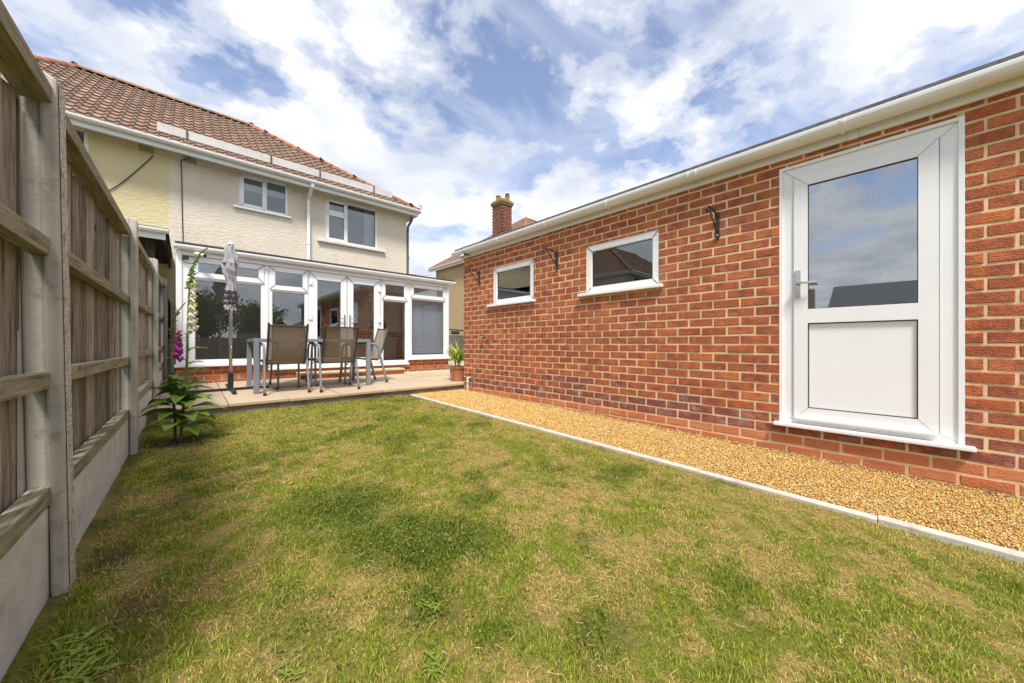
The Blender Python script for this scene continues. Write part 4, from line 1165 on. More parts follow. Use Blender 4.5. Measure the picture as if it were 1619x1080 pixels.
# chimney on the right-hand neighbour
ch = B().box(10.65, 11.25, 12.28, 12.95, 5.5, 7.40).build('chimney', BRICK_OLD, hr)
lst = []
for ci in range(23):
    zz = 5.70 + ci * 0.075
    for k in range(3):
        o_ = 0.11 * (ci % 2)
        yy = 12.39 + k * 0.222 + o_ - 0.05
        if yy < 12.92: lst.append((brick_mb(0.205, 0.062), Matrix.Translation((10.642, yy, zz))))
        xx = 10.76 + k * 0.222 + o_ - 0.05
        if xx < 11.22: lst.append((brick_mb(0.205, 0.062), Matrix.Translation((xx, 12.272, zz)) @ Matrix.Rotation(R(90), 4, 'Z')))
tag(join_inst('chimney_brickwork', lst, hr, BRICK_OLD), kind='stuff')
LICH = simple('lichened corbel', (0.26, 0.20, 0.08), 0.95, 0.35, 9, 0.6, 40, 0.01)
B().box(10.60, 11.30, 12.23, 13.0, 7.38, 7.46).box(10.57, 11.33, 12.20, 13.03, 7.462, 7.56).box(10.63, 11.27, 12.26, 12.97, 7.562, 7.63).build('corbel', LICH, ch, bevel=0.01)
B().lathe([(0.0, 0), (0.12, 0.0), (0.105, 0.22), (0.12, 0.23), (0.12, 0.26), (0.09, 0.26), (0.08, 0.1), (0.0, 0.1)], (10.83, 12.75, 7.63), 14).build('chimney_pot', RIDGE_O, ch)
B().lathe([(0.0, 0), (0.11, 0.0), (0.10, 0.20), (0.115, 0.2), (0.115, 0.25), (0.0, 0.25)], (11.10, 12.42, 7.63), 14).build('chimney_pot', LICH, ch)
B().lathe([(0.0, 0), (0.10, 0.0), (0.10, 0.08), (0.0, 0.1)], (11.10, 12.42, 7.885), 14).build('chimney_cowl', BLACK, ch)
# overhead wires between the houses
for k, (za, zb2) in enumerate(((4.35, 4.45), (4.22, 4.36))):
    cable('overhead_wire', [(4.80, HY + 4.5, za - 0.3), (6.5, HY + 4.9, za - 0.34), (9.45, HY + 5.4, zb2 - 0.2)], 0.006, ('upper', 'lower')[k] + ' of two thin overhead wires between the two houses')

# ------------------------------------------------------------------ lean-to beside the neighbour's half
t = thing('lean_to_canopy', (-1.4, 8.5, 2.4), 'neighbour lean-to canopy with white gutter and dark soffit behind the fence', 'canopy')
LX0, LX1, LY = -3.0, -0.235, 7.40
B().box(LX0, LX1, LY, LY + 0.022, 2.475, 2.60).build('fascia', UPVC_OLD, t)
gutter(t, 'x', LX0, LX1 + 0.03, LY - 0.05, 2.605, 0.045, UPVC_OLD)
gutter_clip(t, 'x', LX1 - 0.10, LY - 0.05, 2.605, 0.045, UPVC_OLD, 0.02)
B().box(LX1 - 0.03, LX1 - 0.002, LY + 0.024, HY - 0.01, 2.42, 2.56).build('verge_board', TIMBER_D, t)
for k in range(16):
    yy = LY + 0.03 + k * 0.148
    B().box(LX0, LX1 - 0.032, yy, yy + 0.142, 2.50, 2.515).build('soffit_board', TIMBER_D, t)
B().box(LX0 - 0.05, LX1 + 0.03, LY - 0.04, HY - 0.01, 2.615, 2.64).build('roof_sheet', DARKROOF, t)
for xx in (-0.40, -2.9): B().box(xx - 0.05, xx + 0.05, LY + 0.06, LY + 0.16, 0.2, 2.497).build('post', TIMBER_D, t)

# ------------------------------------------------------------------ conservatory
con = thing('conservatory', (2.3, 8.6, patio_z(CY)), 'white framed conservatory with double doors on a low brick wall behind the house', 'conservatory')
cx0, cx1 = -0.124, 4.70
FZ = 2.215            # top of the frames
# plinth walls (left of doors and right of doors) of individual bricks
PZ0 = 0.25
def plinth(x0, x1, z1):
    B().box(x0, x1, CY + 0.027, CY + 0.12, 0.2, z1).build('plinth_core', MORTAR, con)
    brick_face(con, 'Y', CY + 0.02, x0, x1, PZ0, z1, 0.076, 0.2178, 0.012, [], lambda ci: BRICK if ci > 0 else BRICK_LOW, (0.0, 0.105), 120, PZ0 + 0.02)
plinth(cx0, 1.02, 0.560); plinth(3.66, cx1, 0.560); plinth(1.022, 3.658, 0.462)
B().box(cx1 - 0.12, cx1, CY + 0.121, HY, 0.2, 0.56).build('side_plinth', BRICK, con)
B().box(cx0, cx0 + 0.12, CY + 0.121, HY, 0.2, 0.56).build('side_plinth', BRICK, con)
# sills
for a, b in ((cx0 - 0.02, 1.035), (3.65, cx1 + 0.03)): B().box(a, b, CY - 0.05, CY + 0.10, 0.563, 0.605).build('sill', UPVC, con, bevel=0.006)
B().box(1.037, 3.648, CY - 0.045, CY + 0.10, 0.464, 0.500).build('threshold', UPVC, con, bevel=0.006)
# corner posts and infill
for a, b, z_ in ((cx0, -0.055, 2.36), (4.635, cx1, 2.284)): B().box(a, b, CY - 0.008, CY + 0.09, 0.606, z_).build('corner_post', UPVC, con, bevel=0.006)
B().box(-0.0545, 0.028, CY + 0.014, CY + 0.07, 0.606, FZ).build('infill_panel', UPVC, con)
FD = CY + 0.012
def cwin(u0, u1, z0, name, trz):
    """fixed light below, opening top light above the transom trz"""
    f = B().frame('Y', u0, u1, z0, FZ, 0.055, FD, FD + 0.07).pbox('Y', u0 + 0.055, u1 - 0.055, trz - 0.03, trz + 0.03, FD, FD + 0.07).build('window', UPVC, con, bevel=0.005)
    B().frame('Y', u0 + 0.03, u1 - 0.03, trz + 0.004, FZ - 0.018, 0.066, FD - 0.018, FD + 0.03).build('top_light', UPVC, f, bevel=0.006)
    pane(f, 'Y', u0 + 0.097, u1 - 0.097, trz + 0.071, FZ - 0.085, FD + 0.006, GLASS_C)
    B().frame('Y', u0 + 0.055, u1 - 0.055, z0 + 0.055, trz - 0.03, 0.012, FD + 0.01, FD + 0.028).build('glazing_bead', UPVC, f)
    pane(f, 'Y', u0 + 0.067, u1 - 0.067, z0 + 0.067, trz - 0.042, FD + 0.024, GLASS_C)
    return f
FZ = 2.285
cwin(0.030, 1.005, 0.607, 'window', 1.965)
cwin(3.675, 4.633, 0.607, 'window', 1.965)
cwin(1.040, 1.668, 0.502, 'sidelight', 1.88)
cwin(3.020, 3.645, 0.502, 'sidelight', 1.88)
for a, b in ((1.0055, 1.0395), (3.6455, 3.6745)): B().box(a, b, CY - 0.002, CY + 0.09, 0.606, FZ).build('coupling_post', UPVC, con)
# french doors
B().box(1.6685, 1.690, FD, FD + 0.07, 0.502, FZ).box(2.998, 3.0195, FD, FD + 0.07, 0.502, FZ).box(1.6905, 2.9975, FD, FD + 0.07, FZ - 0.03, FZ).build('door_frame', UPVC, con)
for (a, b, hx, hinge) in ((1.692, 2.342, 2.295, 1.700), (2.345, 2.996, 2.395, 2.988)):
    lf = B().frame('Y', a, b, 0.512, FZ - 0.032, 0.112, FD - 0.016, FD + 0.04, 0.13).build('door', UPVC, con, bevel=0.006)
    pane(lf, 'Y', a + 0.112, b - 0.112, 0.642, FZ - 0.144, FD + 0.008, GLASS_C)
    h = B().box(hx - 0.014, hx + 0.014, FD - 0.028, FD - 0.0165, 1.26, 1.50)
    s_ = -1 if hx < 2.34 else 1
    h.tube([(hx, FD - 0.03, 1.42), (hx, FD - 0.06, 1.42), (hx + s_ * 0.10, FD - 0.06, 1.42)], 0.009, 8)
    h.build('handle', CHROME, lf, bevel=0.002)
    for zz in (2.07, 1.42, 0.75):
        B().box(hinge - 0.03, hinge + 0.03, FD - 0.034, FD - 0.0165, zz - 0.05, zz + 0.05).build('hinge', UPVC, lf, bevel=0.006)
# fascia, gutter, roof
B().box(-0.052, cx1, CY - 0.006, CY + 0.09, FZ + 0.002, 2.43).build('fascia', UPVC, con)
B().box(-0.05, cx1 + 0.004, CY - 0.02, CY - 0.0065, FZ + 0.003, FZ + 0.03).build('fascia_trim', UPVC_OLD, con)
gutter(con, 'x', cx0 - 0.02, cx1 + 0.13, CY - 0.068, 2.412, 0.055, UPVC)
for xx in (0.02, 1.02, 2.0, 3.0, 3.95): gutter_clip(con, 'x', xx, CY - 0.068, 2.412, 0.055, UPVC, 0.022)
m = B()
def roofz(y): return 2.455 + (y - CY) * 0.19
for (a, b) in ((cx0 - 0.01, cx1 + 0.09),):
    y0, y1 = CY - 0.10, HY - 0.002
    m.v = [(a, y0, roofz(y0)), (b, y0, roofz(y0)), (b, y1, roofz(y1)), (a, y1, roofz(y1)), (a, y0, roofz(y0) + 0.03), (b, y0, roofz(y0) + 0.03), (b, y1, roofz(y1) + 0.03), (a, y1, roofz(y1) + 0.03)]
    m.f = [(3, 2, 1, 0), (4, 5, 6, 7), (0, 1, 5, 4), (1, 2, 6, 5), (2, 3, 7, 6), (3, 0, 4, 7)]
m.build('roof', DARKROOF, con)
B().box(cx0 + 0.01, cx1 - 0.02, CY + 0.1, HY - 0.01, 2.33, 2.345).build('ceiling', simple('white ceiling', (0.85, 0.85, 0.83), 0.8), con)
# side walls: frames and glass on the right, white panel on the left
for xs, nm in ((cx0, 'side_frame'), (cx1 - 0.07, 'side_frame')):
    f = B().frame('X', CY + 0.092, HY - 0.004, 0.606, 2.43, 0.07, xs, xs + 0.068).pbox('X', CY + 0.162, HY - 0.074, 1.93, 2.0, xs, xs + 0.068).pbox('X', 8.58, 8.65, 0.676, 1.93, xs, xs + 0.068).build(nm, UPVC, con)
    B().pbox('X', CY + 0.165, 8.578, 0.68, 1.928, xs + 0.03, xs + 0.034).pbox('X', 8.652, HY - 0.076, 0.68, 1.928, xs + 0.03, xs + 0.034).build('pane', GLASS_C, f)
    B().pbox('X', CY + 0.165, HY - 0.076, 2.002, 2.358, xs + 0.03, xs + 0.034).build('pane', GLASS_C, f)
B().box(cx0 + 0.13, cx1 - 0.13, CY + 0.125, HY - 0.01, 0.20, 0.47).build('floor', simple('oak floor', (0.36, 0.24, 0.14), 0.5, 0.2, 4), con)

# blind behind the right-hand window
t = thing('window_blind', (4.15, CY + 0.15, 0.68), 'grey venetian blind lowered behind the right-hand conservatory window', 'blind')
sl_ = B().box(3.72, 4.59, CY + 0.17, CY + 0.174, 0.68, 0.683)
m = B()
for k in range(46):
    zz = 0.70 + k * 0.0265
    m.quad((3.72, CY + 0.128, zz), (4.59, CY + 0.128, zz), (4.59, CY + 0.136, zz + 0.0235), (3.72, CY + 0.136, zz + 0.0235))
tag(m.build('slats', BLIND, t), kind='stuff')
B().box(3.71, 4.60, CY + 0.145, CY + 0.185, 1.92, 1.955).build('head_rail', BLIND, t)
B().box(3.71, 4.60, CY + 0.15, CY + 0.18, 0.672, 0.69).build('bottom_rail', BLIND, t)

# pine table and chair indoors
t = thing('indoor_table', (3.5, 8.7, 0.47), 'pine dining table inside the conservatory behind the right sidelight', 'table')
B().box(2.95, 4.3, 8.2, 9.2, 1.17, 1.22).build('tabletop', PINE, t, bevel=0.006)
for xx in (3.0, 4.17):
    for yy in (8.25, 9.07): B().box(xx, xx + 0.08, yy, yy + 0.08, 0.47, 1.10).build('leg', PINE, t)
B().box(3.03, 4.22, 8.28, 9.12, 1.10, 1.169).build('apron', PINE, t)
t = thing('wicker_basket', (3.45, 8.6, 1.22), 'dark rounded basket standing on the indoor pine table', 'basket')
B().lathe([(0.0, 0), (0.13, 0.0), (0.19, 0.1), (0.17, 0.22), (0.15, 0.22), (0.16, 0.1), (0.0, 0.03)], (3.45, 8.6, 1.221), 16).build('bowl', TIMBER_D, t)
B().tube(catmull([(3.29, 8.6, 1.42), (3.33, 8.6, 1.56), (3.45, 8.6, 1.62), (3.57, 8.6, 1.56), (3.61, 8.6, 1.42)], 5), 0.012, 6).build('handle', TIMBER_D, t)

# brick step
t = thing('door_step', (2.4, 7.2, patio_z(7.05)), 'low brick doorstep with buff slab top below the conservatory doors', 'step')
SX0, SX1, SY = 1.46, 3.39, 7.05
B().box(SX0 + 0.007, SX1 - 0.007, SY + 0.027, CY - 0.002, 0.2, 0.370).build('core', MORTAR, t)
brick_face(t, 'Y', SY + 0.02, SX0, SX1, 0.27, 0.369, 0.112, 0.2178, 0.012, [], lambda ci: BRICK_PL if random.random() < 0.4 else BRICK, (0.0, 0.105), 40, 0.255)
for k in range(4):
    a = SX0 - 0.01 + k * 0.4875
    B().box(a, a + 0.48, SY - 0.02, CY - 0.052, 0.372, 0.412).build('slab', simple('mossy buff step slab', (0.55, 0.43, 0.25), 0.9, 0.15, 6, 0.3, 60), t, bevel=0.008)

# security camera
t = thing('security_camera', (0.16, CY - 0.06, 2.30), 'small cream bullet security camera under the conservatory gutter', 'camera')
CREAMP = simple('cream plastic', (0.70, 0.67, 0.55), 0.4)
B().tube([(0.10, CY - 0.10, 2.310), (0.20, CY - 0.19, 2.278)], [0.030, 0.030], 14).build('body', CREAMP, t)
B().tube([(0.201, CY - 0.191, 2.2777), (0.21, CY - 0.199, 2.275)], 0.024, 14).build('lens', BLACK, t)
B().tube([(0.12, CY - 0.11, 2.30), (0.10, CY - 0.07, 2.29), (0.10, CY - 0.009, 2.29)], 0.012, 8).build('mount', CREAMP, t)
B().tube(catmull([(0.13, CY - 0.10, 2.27), (0.12, CY - 0.06, 2.20), (0.05, CY - 0.03, 2.16), (-0.02, CY - 0.02, 2.18), (-0.05, CY - 0.015, 2.22)], 5), 0.005, 6).build('lead', BLACK, t)

# ------------------------------------------------------------------ gate beyond the conservatory
t = thing('side_gate', (6.5, 9.85, 0.3), 'grey wooden boarded side gate between conservatory and garage', 'gate')
for k in range(12):
    a = 5.0 + k * 0.15
    B().box(a, a + 0.144, 9.80, 9.82, 0.32, 1.20 + random.uniform(-.006, .006)).build('board', GATEWOOD, t)
for k in range(4):
    a = 6.8 + k * 0.15
    B().box(a, a + 0.144, 9.80, 9.82, 0.32, 1.20).build('board', GATEWOOD, t)
B().box(5.0, 7.4, 9.825, 9.86, 0.5, 0.6).box(5.0, 7.4, 9.825, 9.86, 1.0, 1.1).build('rail', GATEWOOD, t)
t = thing('gate_rail', (6.5, 9.78, 1.2), 'dark arched metal rail over the top of the side gate', 'rail')
B().tube(catmull([(5.4, 9.78, 1.35), (5.9, 9.78, 1.375), (6.4, 9.78, 1.385), (6.8, 9.78, 1.36), (7.3, 9.78, 1.30)], 6), 0.02, 6).build('top_bar', BLACK, t)
B().box(6.30, 6.62, 9.765, 9.795, 1.235, 1.345).build('lock_plate', BLACK, t, bevel=0.02)

# ------------------------------------------------------------------ garden table and chairs
def place(o, loc, rz):
    o.location = loc; o.rotation_euler = (0, 0, rz)
TZ = 0.735
PZ = patio_z(6.0)
t = thing('garden_table', (1.42, 6.18, PZ), 'grey metal rectangular garden table with glass top on the patio', 'table')
x0, x1, y0, y1 = 0.655, 2.20, 5.79, 6.57
TT = PZ + TZ
m = B()
m.box(x0, x1, y0, y0 + 0.06, TT - 0.045, TT).box(x0, x1, y1 - 0.06, y1, TT - 0.045, TT).box(x0, x0 + 0.06, y0 + 0.06, y1 - 0.06, TT - 0.045, TT).box(x1 - 0.06, x1, y0 + 0.06, y1 - 0.06, TT - 0.045, TT)
m.build('top_frame', GREYMETAL, t, bevel=0.004)
B().box(x0 + 0.055, x1 - 0.055, y0 + 0.055, y1 - 0.055, TT - 0.016, TT - 0.008).build('glass_top', simple('dark smoked glass', (0.02, 0.022, 0.024), 0.05), t)
for xx in (x0, x1 - 0.06):
    for yy in (y0, y1 - 0.06):
        B().box(xx, xx + 0.06, yy, yy + 0.06, patio_z(yy) + 0.001, TT - 0.0455).build('leg', GREYMETAL, t, bevel=0.004)

def make_chair():
    t = thing('garden_chair', (0, 0, 0), 'x', 'chair', 'stacking mesh garden chairs at the patio table')
    for s in (-1, 1):
        x = 0.245 * s
        pts = catmull([(x * 1.05, -0.30, 0.012), (x * 1.02, -0.215, 0.34), (x, -0.155, 0.585), (x, -0.125, 0.632), (x, -0.06, 0.655), (x, 0.10, 0.66), (x, 0.215, 0.648), (x, 0.262, 0.60), (x, 0.272, 0.50), (x, 0.285, 0.25), (x * 1.02, 0.31, 0.012)], 4)
        n = len(pts)
        B().tube(pts, 0.0205, 8, 0.72).build('side_frame', GREYMETAL, t, smooth=True)
        for yy in (-0.301, 0.311): B().tube([(x * 1.045, yy, 0.0), (x * 1.045, yy, 0.03)], 0.020, 8).build('foot', BLACK, t)
        xr = 0.222 * s
        pts = catmull([(xr, -0.345, 0.935), (xr, -0.325, 0.86), (xr, -0.245, 0.60), (xr, -0.185, 0.43), (xr, -0.135, 0.392), (xr, 0.05, 0.402), (xr, 0.22, 0.425), (xr, 0.275, 0.415)], 4)
        B().tube(pts, 0.0135, 8).build('sling_rail', BROWNMETAL, t, smooth=True)
        for zz, yy in ((0.41, -0.02),):
            B().tube([(xr, yy, zz - 0.012), (x, yy + 0.0, zz - 0.012)], 0.009, 6).build('bracket', BROWNMETAL, t)
        B().lathe([(0.0, -0.008), (0.015, -0.006), (0.016, 0.006), (0.0, 0.010)], (xr, -0.347, 0.940), 8).build('end_cap', CHROME, t)
    prof = catmull([(0, -0.339, 0.922), (0, -0.318, 0.85), (0, -0.236, 0.60), (0, -0.176, 0.435), (0, -0.125, 0.398), (0, 0.05, 0.405), (0, 0.22, 0.43), (0, 0.275, 0.418)], 4)
    m = B()
    for a, b in zip(prof[:-1], prof[1:]):
        m.quad((-0.216, a.y, a.z), (0.216, a.y, a.z), (0.216, b.y, b.z), (-0.216, b.y, b.z))
    m.build('sling', SLING, t)
    for yy, zz in ((-0.340, 0.915), (-0.157, 0.400), (0.272, 0.408)): B().tube([(-0.222, yy, zz), (0.222, yy, zz)], 0.0105, 8).build('cross_bar', BROWNMETAL, t)
    return t
def copy_tree(o, parent=None):
    c = o.copy(); COL.objects.link(c); c.parent = parent
    for ch_ in list(o.children): copy_tree(ch_, c)
    return c
proto = make_chair()
spots = [((1.000, 5.85), 0.0, 'mesh garden chair nearest the parasol, its back to the lawn'),
         ((1.640, 5.755), 0.0, 'mesh garden chair at the middle of the table, its back to the lawn'),
         ((2.235, 6.20), R(90), 'mesh garden chair seen side on at the right end of the table'),
         ((1.230, 6.43), R(180), 'mesh garden chair across the table, hidden behind the one nearest the parasol')]
for k, ((x, y), rz, lab) in enumerate(spots):
    o = proto if k == 0 else copy_tree(proto)
    place(o, (x, y, patio_z(y) + 0.002), rz)
    o['label'] = lab
    o.rotation_euler[0] = 0.03 * math.cos(rz)

# ------------------------------------------------------------------ parasol
PX, PY = 0.452, 6.33
pz = patio_z(PY)
t = thing('closed_parasol', (PX, PY, pz), 'closed pale grey parasol with dark striped hem on a cross base', 'parasol')
B().tube([(PX, PY, pz + 0.22), (PX, PY, 2.30)], 0.021, 14).build('pole', ALU, t, smooth=True)
B().tube([(PX, PY, pz + 0.03), (PX, PY, pz + 0.235)], 0.032, 14).build('base_socket', BLACK, t)
B().tube([(PX - 0.09, PY, pz + 0.19), (PX - 0.03, PY, pz + 0.19)], 0.006, 6).tube([(PX - 0.09, PY - 0.02, pz + 0.19), (PX - 0.09, PY + 0.02, pz + 0.19)], 0.007, 6).build('screw_knob', CHROME, t)
for rz in (0.02, R(90) + 0.02):
    m = B().box(-0.45, 0.45, -0.022, 0.022, 0.0, 0.03)
    c, s = math.cos(rz), math.sin(rz); dz_ = 0.012 if rz > 1 else 0.0
    m.v = [(PX + a * c - b * s, PY + a * s + b * c, patio_z(PY + a * s) + 0.004 + d_ + dz_) for a, b, d_ in m.v]
    m.build('base_bar', BLACK, t, bevel=0.003)
def folded(name, z0, z1, rf, mat, nz=26, n=56, twist=1.2, ph=0.0, lean=0.0, folds=7):
    m = B()
    for i_ in range(nz + 1):
        s = i_ / nz; z = z0 + (z1 - z0) * s
        for k in range(n):
            th = 2 * math.pi * k / n
            tw = twist * s + ph
            r = rf(s)
            wv = 1 + 0.24 * math.sin(folds * (th + tw)) + 0.10 * math.sin(3 * (th + 1.7 * tw) + 1.0) + 0.08 * math.sin(11 * th + 9 * s) + 0.05 * math.sin(26 * s + 2 * th)
            m.v.append((PX + lean * (1 - s) + 0.010 * math.sin(7 * s) + r * wv * math.cos(th), PY + r * wv * math.sin(th), z + 0.012 * math.sin(folds * th + 2) * (1 - s)))
    for i_ in range(nz):
        for k in range(n):
            m.f.append((i_ * n + k, i_ * n + (k + 1) % n, (i_ + 1) * n + (k + 1) % n, (i_ + 1) * n + k))
    return m.build(name, mat, t, smooth=True)
rfun = lambda s: 0.060 + 0.030 * s - 0.014 * math.sin(s * 6.5)
folded('canopy', 1.66, 2.10, lambda s: 0.052 + 0.020 * s - 0.010 * math.sin(s * 6.5), PARA, ph=1.3)
for (a, b, mt, r0_) in ((1.605, 1.662, PARA_D, 0.056), (1.585, 1.6055, PARA, 0.060), (1.530, 1.5855, PARA_D, 0.061), (1.512, 1.5305, PARA, 0.060), (1.475, 1.5125, PARA_D, 0.058), (1.395, 1.4755, PARA, 0.052)):
    folded('stripe', a, b, lambda s, r0_=r0_: r0_, mt, nz=4, twist=0.12 * (b - a) / 0.05, ph=(a - 1.66) * 2.4 + 1.3, lean=0.0)
folded('top_vent', 2.035, 2.32, lambda s: 0.074 - 0.026 * s - 0.02 * s ** 4, PARA, nz=10, twist=0.1, ph=0.5, folds=5)
m = B()
for k in range(5):
    th = 2 * math.pi * k / 5 + 0.3
    m.lathe([(0.0, -0.014), (0.016, -0.008), (0.018, 0.006), (0.0, 0.014)], (PX + 0.077 * math.cos(th), PY + 0.077 * math.sin(th), 2.045), 8)
m.build('rib_tips', BLACK, t)
B().lathe([(0.036, 0.0), (0.034, 0.012), (0.018, 0.03), (0.010, 0.052), (0.0, 0.058)], (PX, PY, 2.315), 14).build('finial', simple('pale plastic finial', (0.6, 0.62, 0.62), 0.4), t, smooth=True)

# ------------------------------------------------------------------ plants
def leaf_mb(base, az, el, L, Wd, curl, fold=0.25, n=7, tipw=0.0, twist=0.0, wmax=0.42):
    """a leaf blade: starts at base, heads out on azimuth az with elevation el and bends down by curl"""
    base = Vector(base); m = B(); p = base.copy(); e = el
    for i_ in range(n + 1):
        s = i_ / n
        d = Vector((math.cos(az) * math.cos(e), math.sin(az) * math.cos(e), math.sin(e)))
        side = Vector((-math.sin(az), math.cos(az), 0)); up = side.cross(d) * -1
        ang = twist * s
        side2 = side * math.cos(ang) + up * math.sin(ang)
        w = Wd * (math.sin(math.pi * min(1, s ** 0.8 * 0.97 + 0.02)) ** 0.85) if wmax else Wd * (1 - s) ** 0.6
        w = max(w, 0.0015)
        wob = 0.06 * w * math.sin(9 * s)
        m.v += [tuple(p - side2 * w / 2 + up * (fold * w / 2 + wob)), tuple(p), tuple(p + side2 * w / 2 + up * (fold * w / 2 - wob))]
        p = p + d * (L / n); e -= curl / n
    for i_ in range(n):
        a = 3 * i_
        m.f += [(a, a + 1, a + 4, a + 3), (a + 1, a + 2, a + 5, a + 4)]
    return m
def bell(m, p, dirv, L, r):
    """flower bell hanging from p along dirv"""
    d = Vector(dirv).normalized(); a = d.orthogonal().normalized(); b = d.cross(a)
    prof = [(0.0, 0.12), (0.15, 0.45), (0.45, 0.62), (0.75, 0.78), (0.92, 1.0), (1.0, 1.25)]
    n = 8; b0 = len(m.v)
    for (s, rr) in prof:
        for k in range(n):
            th = 2 * math.pi * k / n
            rj = rr * (1 + (0.12 * math.cos(2 * th) if s > 0.9 else 0))
            m.v.append(tuple(Vector(p) + d * (s * L) + (a * math.cos(th) + b * math.sin(th)) * (r * rj)))
    for i_ in range(len(prof) - 1):
        for k in range(n): m.f.append((b0 + i_ * n + k, b0 + i_ * n + (k + 1) % n, b0 + (i_ + 1) * n + (k + 1) % n, b0 + (i_ + 1) * n + k))
    m.f.append(tuple(b0 + k for k in range(n))[::-1])

fx, fy = -0.055, 4.10
fz = float(lawn_z(fy))
t = thing('foxglove', (fx, fy, fz), 'tall foxglove with ivory and magenta bells growing beside the fence', 'plant')
s1 = catmull([(fx + 0.015, fy, fz - 0.01), (fx + 0.035, fy, 0.40), (fx + 0.055, fy - 0.01, 0.75), (fx + 0.062, fy - 0.02, 1.10), (fx + 0.072, fy - 0.03, 1.40), (fx + 0.095, fy - 0.03, 1.58), (fx + 0.140, fy - 0.035, 1.70), (fx + 0.195, fy - 0.04, 1.765)], 8)
n = len(s1)
st1 = B().tube(s1, [0.0105 * (1 - 0.75 * k / (n - 1)) + 0.001 for k in range(n)], 7).build('stem', STEM, t, smooth=True)
s2 = catmull([(fx - 0.018, fy + 0.01, fz - 0.01), (fx - 0.02, fy, 0.35), (fx - 0.055, fy - 0.02, 0.70), (fx - 0.045, fy - 0.03, 0.95), (fx - 0.015, fy - 0.03, 1.15), (fx + 0.045, fy - 0.04, 1.27)], 8)
n2 = len(s2)
st2 = B().tube(s2, [0.010 * (1 - 0.7 * k / (n2 - 1)) + 0.001 for k in range(n2)], 7).build('stem', STEM_D, t, smooth=True)
def along(path, z):
    for a, b in zip(path[:-1], path[1:]):
        if (a.z <= z <= b.z): return a.lerp(b, (z - a.z) / max(1e-6, b.z - a.z))
    return path[-1]
z = 1.06; k = 0
while z < 1.46:
    p = along(s1, z); az = -0.6 + (k % 3 - 1) * 0.9 + random.uniform(-.2, .2)
    sc = 1.0 - 0.45 * (z - 1.06) / 0.40
    m = B(); bell(m, p + Vector((0.008, 0, 0)), (math.cos(az) * 1.0, math.sin(az), -0.75), 0.070 * sc, 0.0175 * sc)
    m.build('flower_bell', BELL_W if z < 1.24 + random.uniform(-.04, .04) else BELL_Y, t, smooth=True)
    z += 0.021; k += 1
m = B(); z = 1.40
while z < 1.755:
    p = along(s1, z)
    az = random.uniform(0, 6.28); sc = max(0.35, 1 - (z - 1.40) / 0.40)
    d = Vector((math.cos(az), math.sin(az), -0.25))
    m.tube([p, p + d * 0.018 * sc, p + d * 0.036 * sc], [0.003, 0.0095 * sc, 0.002], 6)
    z += 0.0032
tag(m.build('buds', BUD, t, smooth=True), kind='stuff')
m = B(); z = 0.78
while z < 1.20:                                         # spent calyces on the lower stems
    for pth in (s2, s1):
        if pth is s1 and z > 1.06: continue
        if pth is s2 or z > 0.85:
            p = along(pth, z); az = random.uniform(0, 6.28); d = Vector((math.cos(az), math.sin(az), 0.5))
            m.tube([p, p + d * 0.014, p + d * 0.026], [0.0015, 0.005, 0.001], 5)
    z += 0.011
tag(m.build('calyces', BUD, t), kind='stuff')
z = 0.83
while z < 1.07:
    p = along(s2, z); az = random.uniform(-1.5, 0.8)
    m = B(); sc = 1.0 - 0.4 * (z - 0.83) / 0.24
    bell(m, p + Vector((0.025, -0.01, 0)), (math.cos(az), math.sin(az), -0.9), 0.072 * sc, 0.0195 * sc)
    m.build('flower_bell', BELL_M if z < 0.98 else BELL_P, t, smooth=True)
    z += 0.016
for k in range(40):
    zb = random.uniform(0.20, 0.64); low = (0.64 - zb) / 0.46
    az = k * 2.4 + random.uniform(-0.4, 0.4)
    pth = s1 if k % 3 else s2
    p = along(pth, zb)
    L = 0.16 + 0.11 * low + random.uniform(-0.02, 0.03)
    leaf_mb(p, az, random.uniform(0.25, 0.75), L, L * random.uniform(0.44, 0.56), random.uniform(0.7, 1.5), 0.3).build('leaf', LEAF, t, smooth=True)
for (az, zb, L, el, cu) in ((-0.35, 0.36, 0.30, 0.35, 0.9), (3.3, 0.34, 0.27, 0.25, 0.6), (2.9, 0.52, 0.24, 0.4, 0.7), (-0.1, 0.66, 0.17, 0.7, 1.1), (-0.6, 0.74, 0.15, 0.5, 0.9), (3.5, 0.78, 0.15, 0.35, 0.5), (0.2, 0.86, 0.15, 0.55, 1.0), (-1.3, 0.30, 0.26, 0.5, 1.2), (-2.2, 0.33, 0.25, 0.45, 1.2), (-0.9, 0.45, 0.24, 0.45, 1.0)):
    p = along(s1, zb)
    leaf_mb(p, az, el, L, L * 0.48, cu, 0.3).build('leaf', LEAF, t, smooth=True)
# crumbly soil at its foot
m = B()
for k in range(90):
    a, rr = random.uniform(0, 6.28), abs(random.gauss(0, 0.10)); s = random.uniform(0.004, 0.014)
    x, y = fx + rr * math.cos(a), fy + rr * math.sin(a); zz = float(lawn_z(y))
    m.lathe([(0, -s), (s * random.uniform(.7, 1.3), 0), (s * .5, s * .6), (0, s * .7)], (x, y, zz + s * 0.4), 5)
o = m.build('soil_crumbs', SOIL); tag(o, 'crumbly brown soil around the foot of the foxglove', 'soil', kind='stuff')

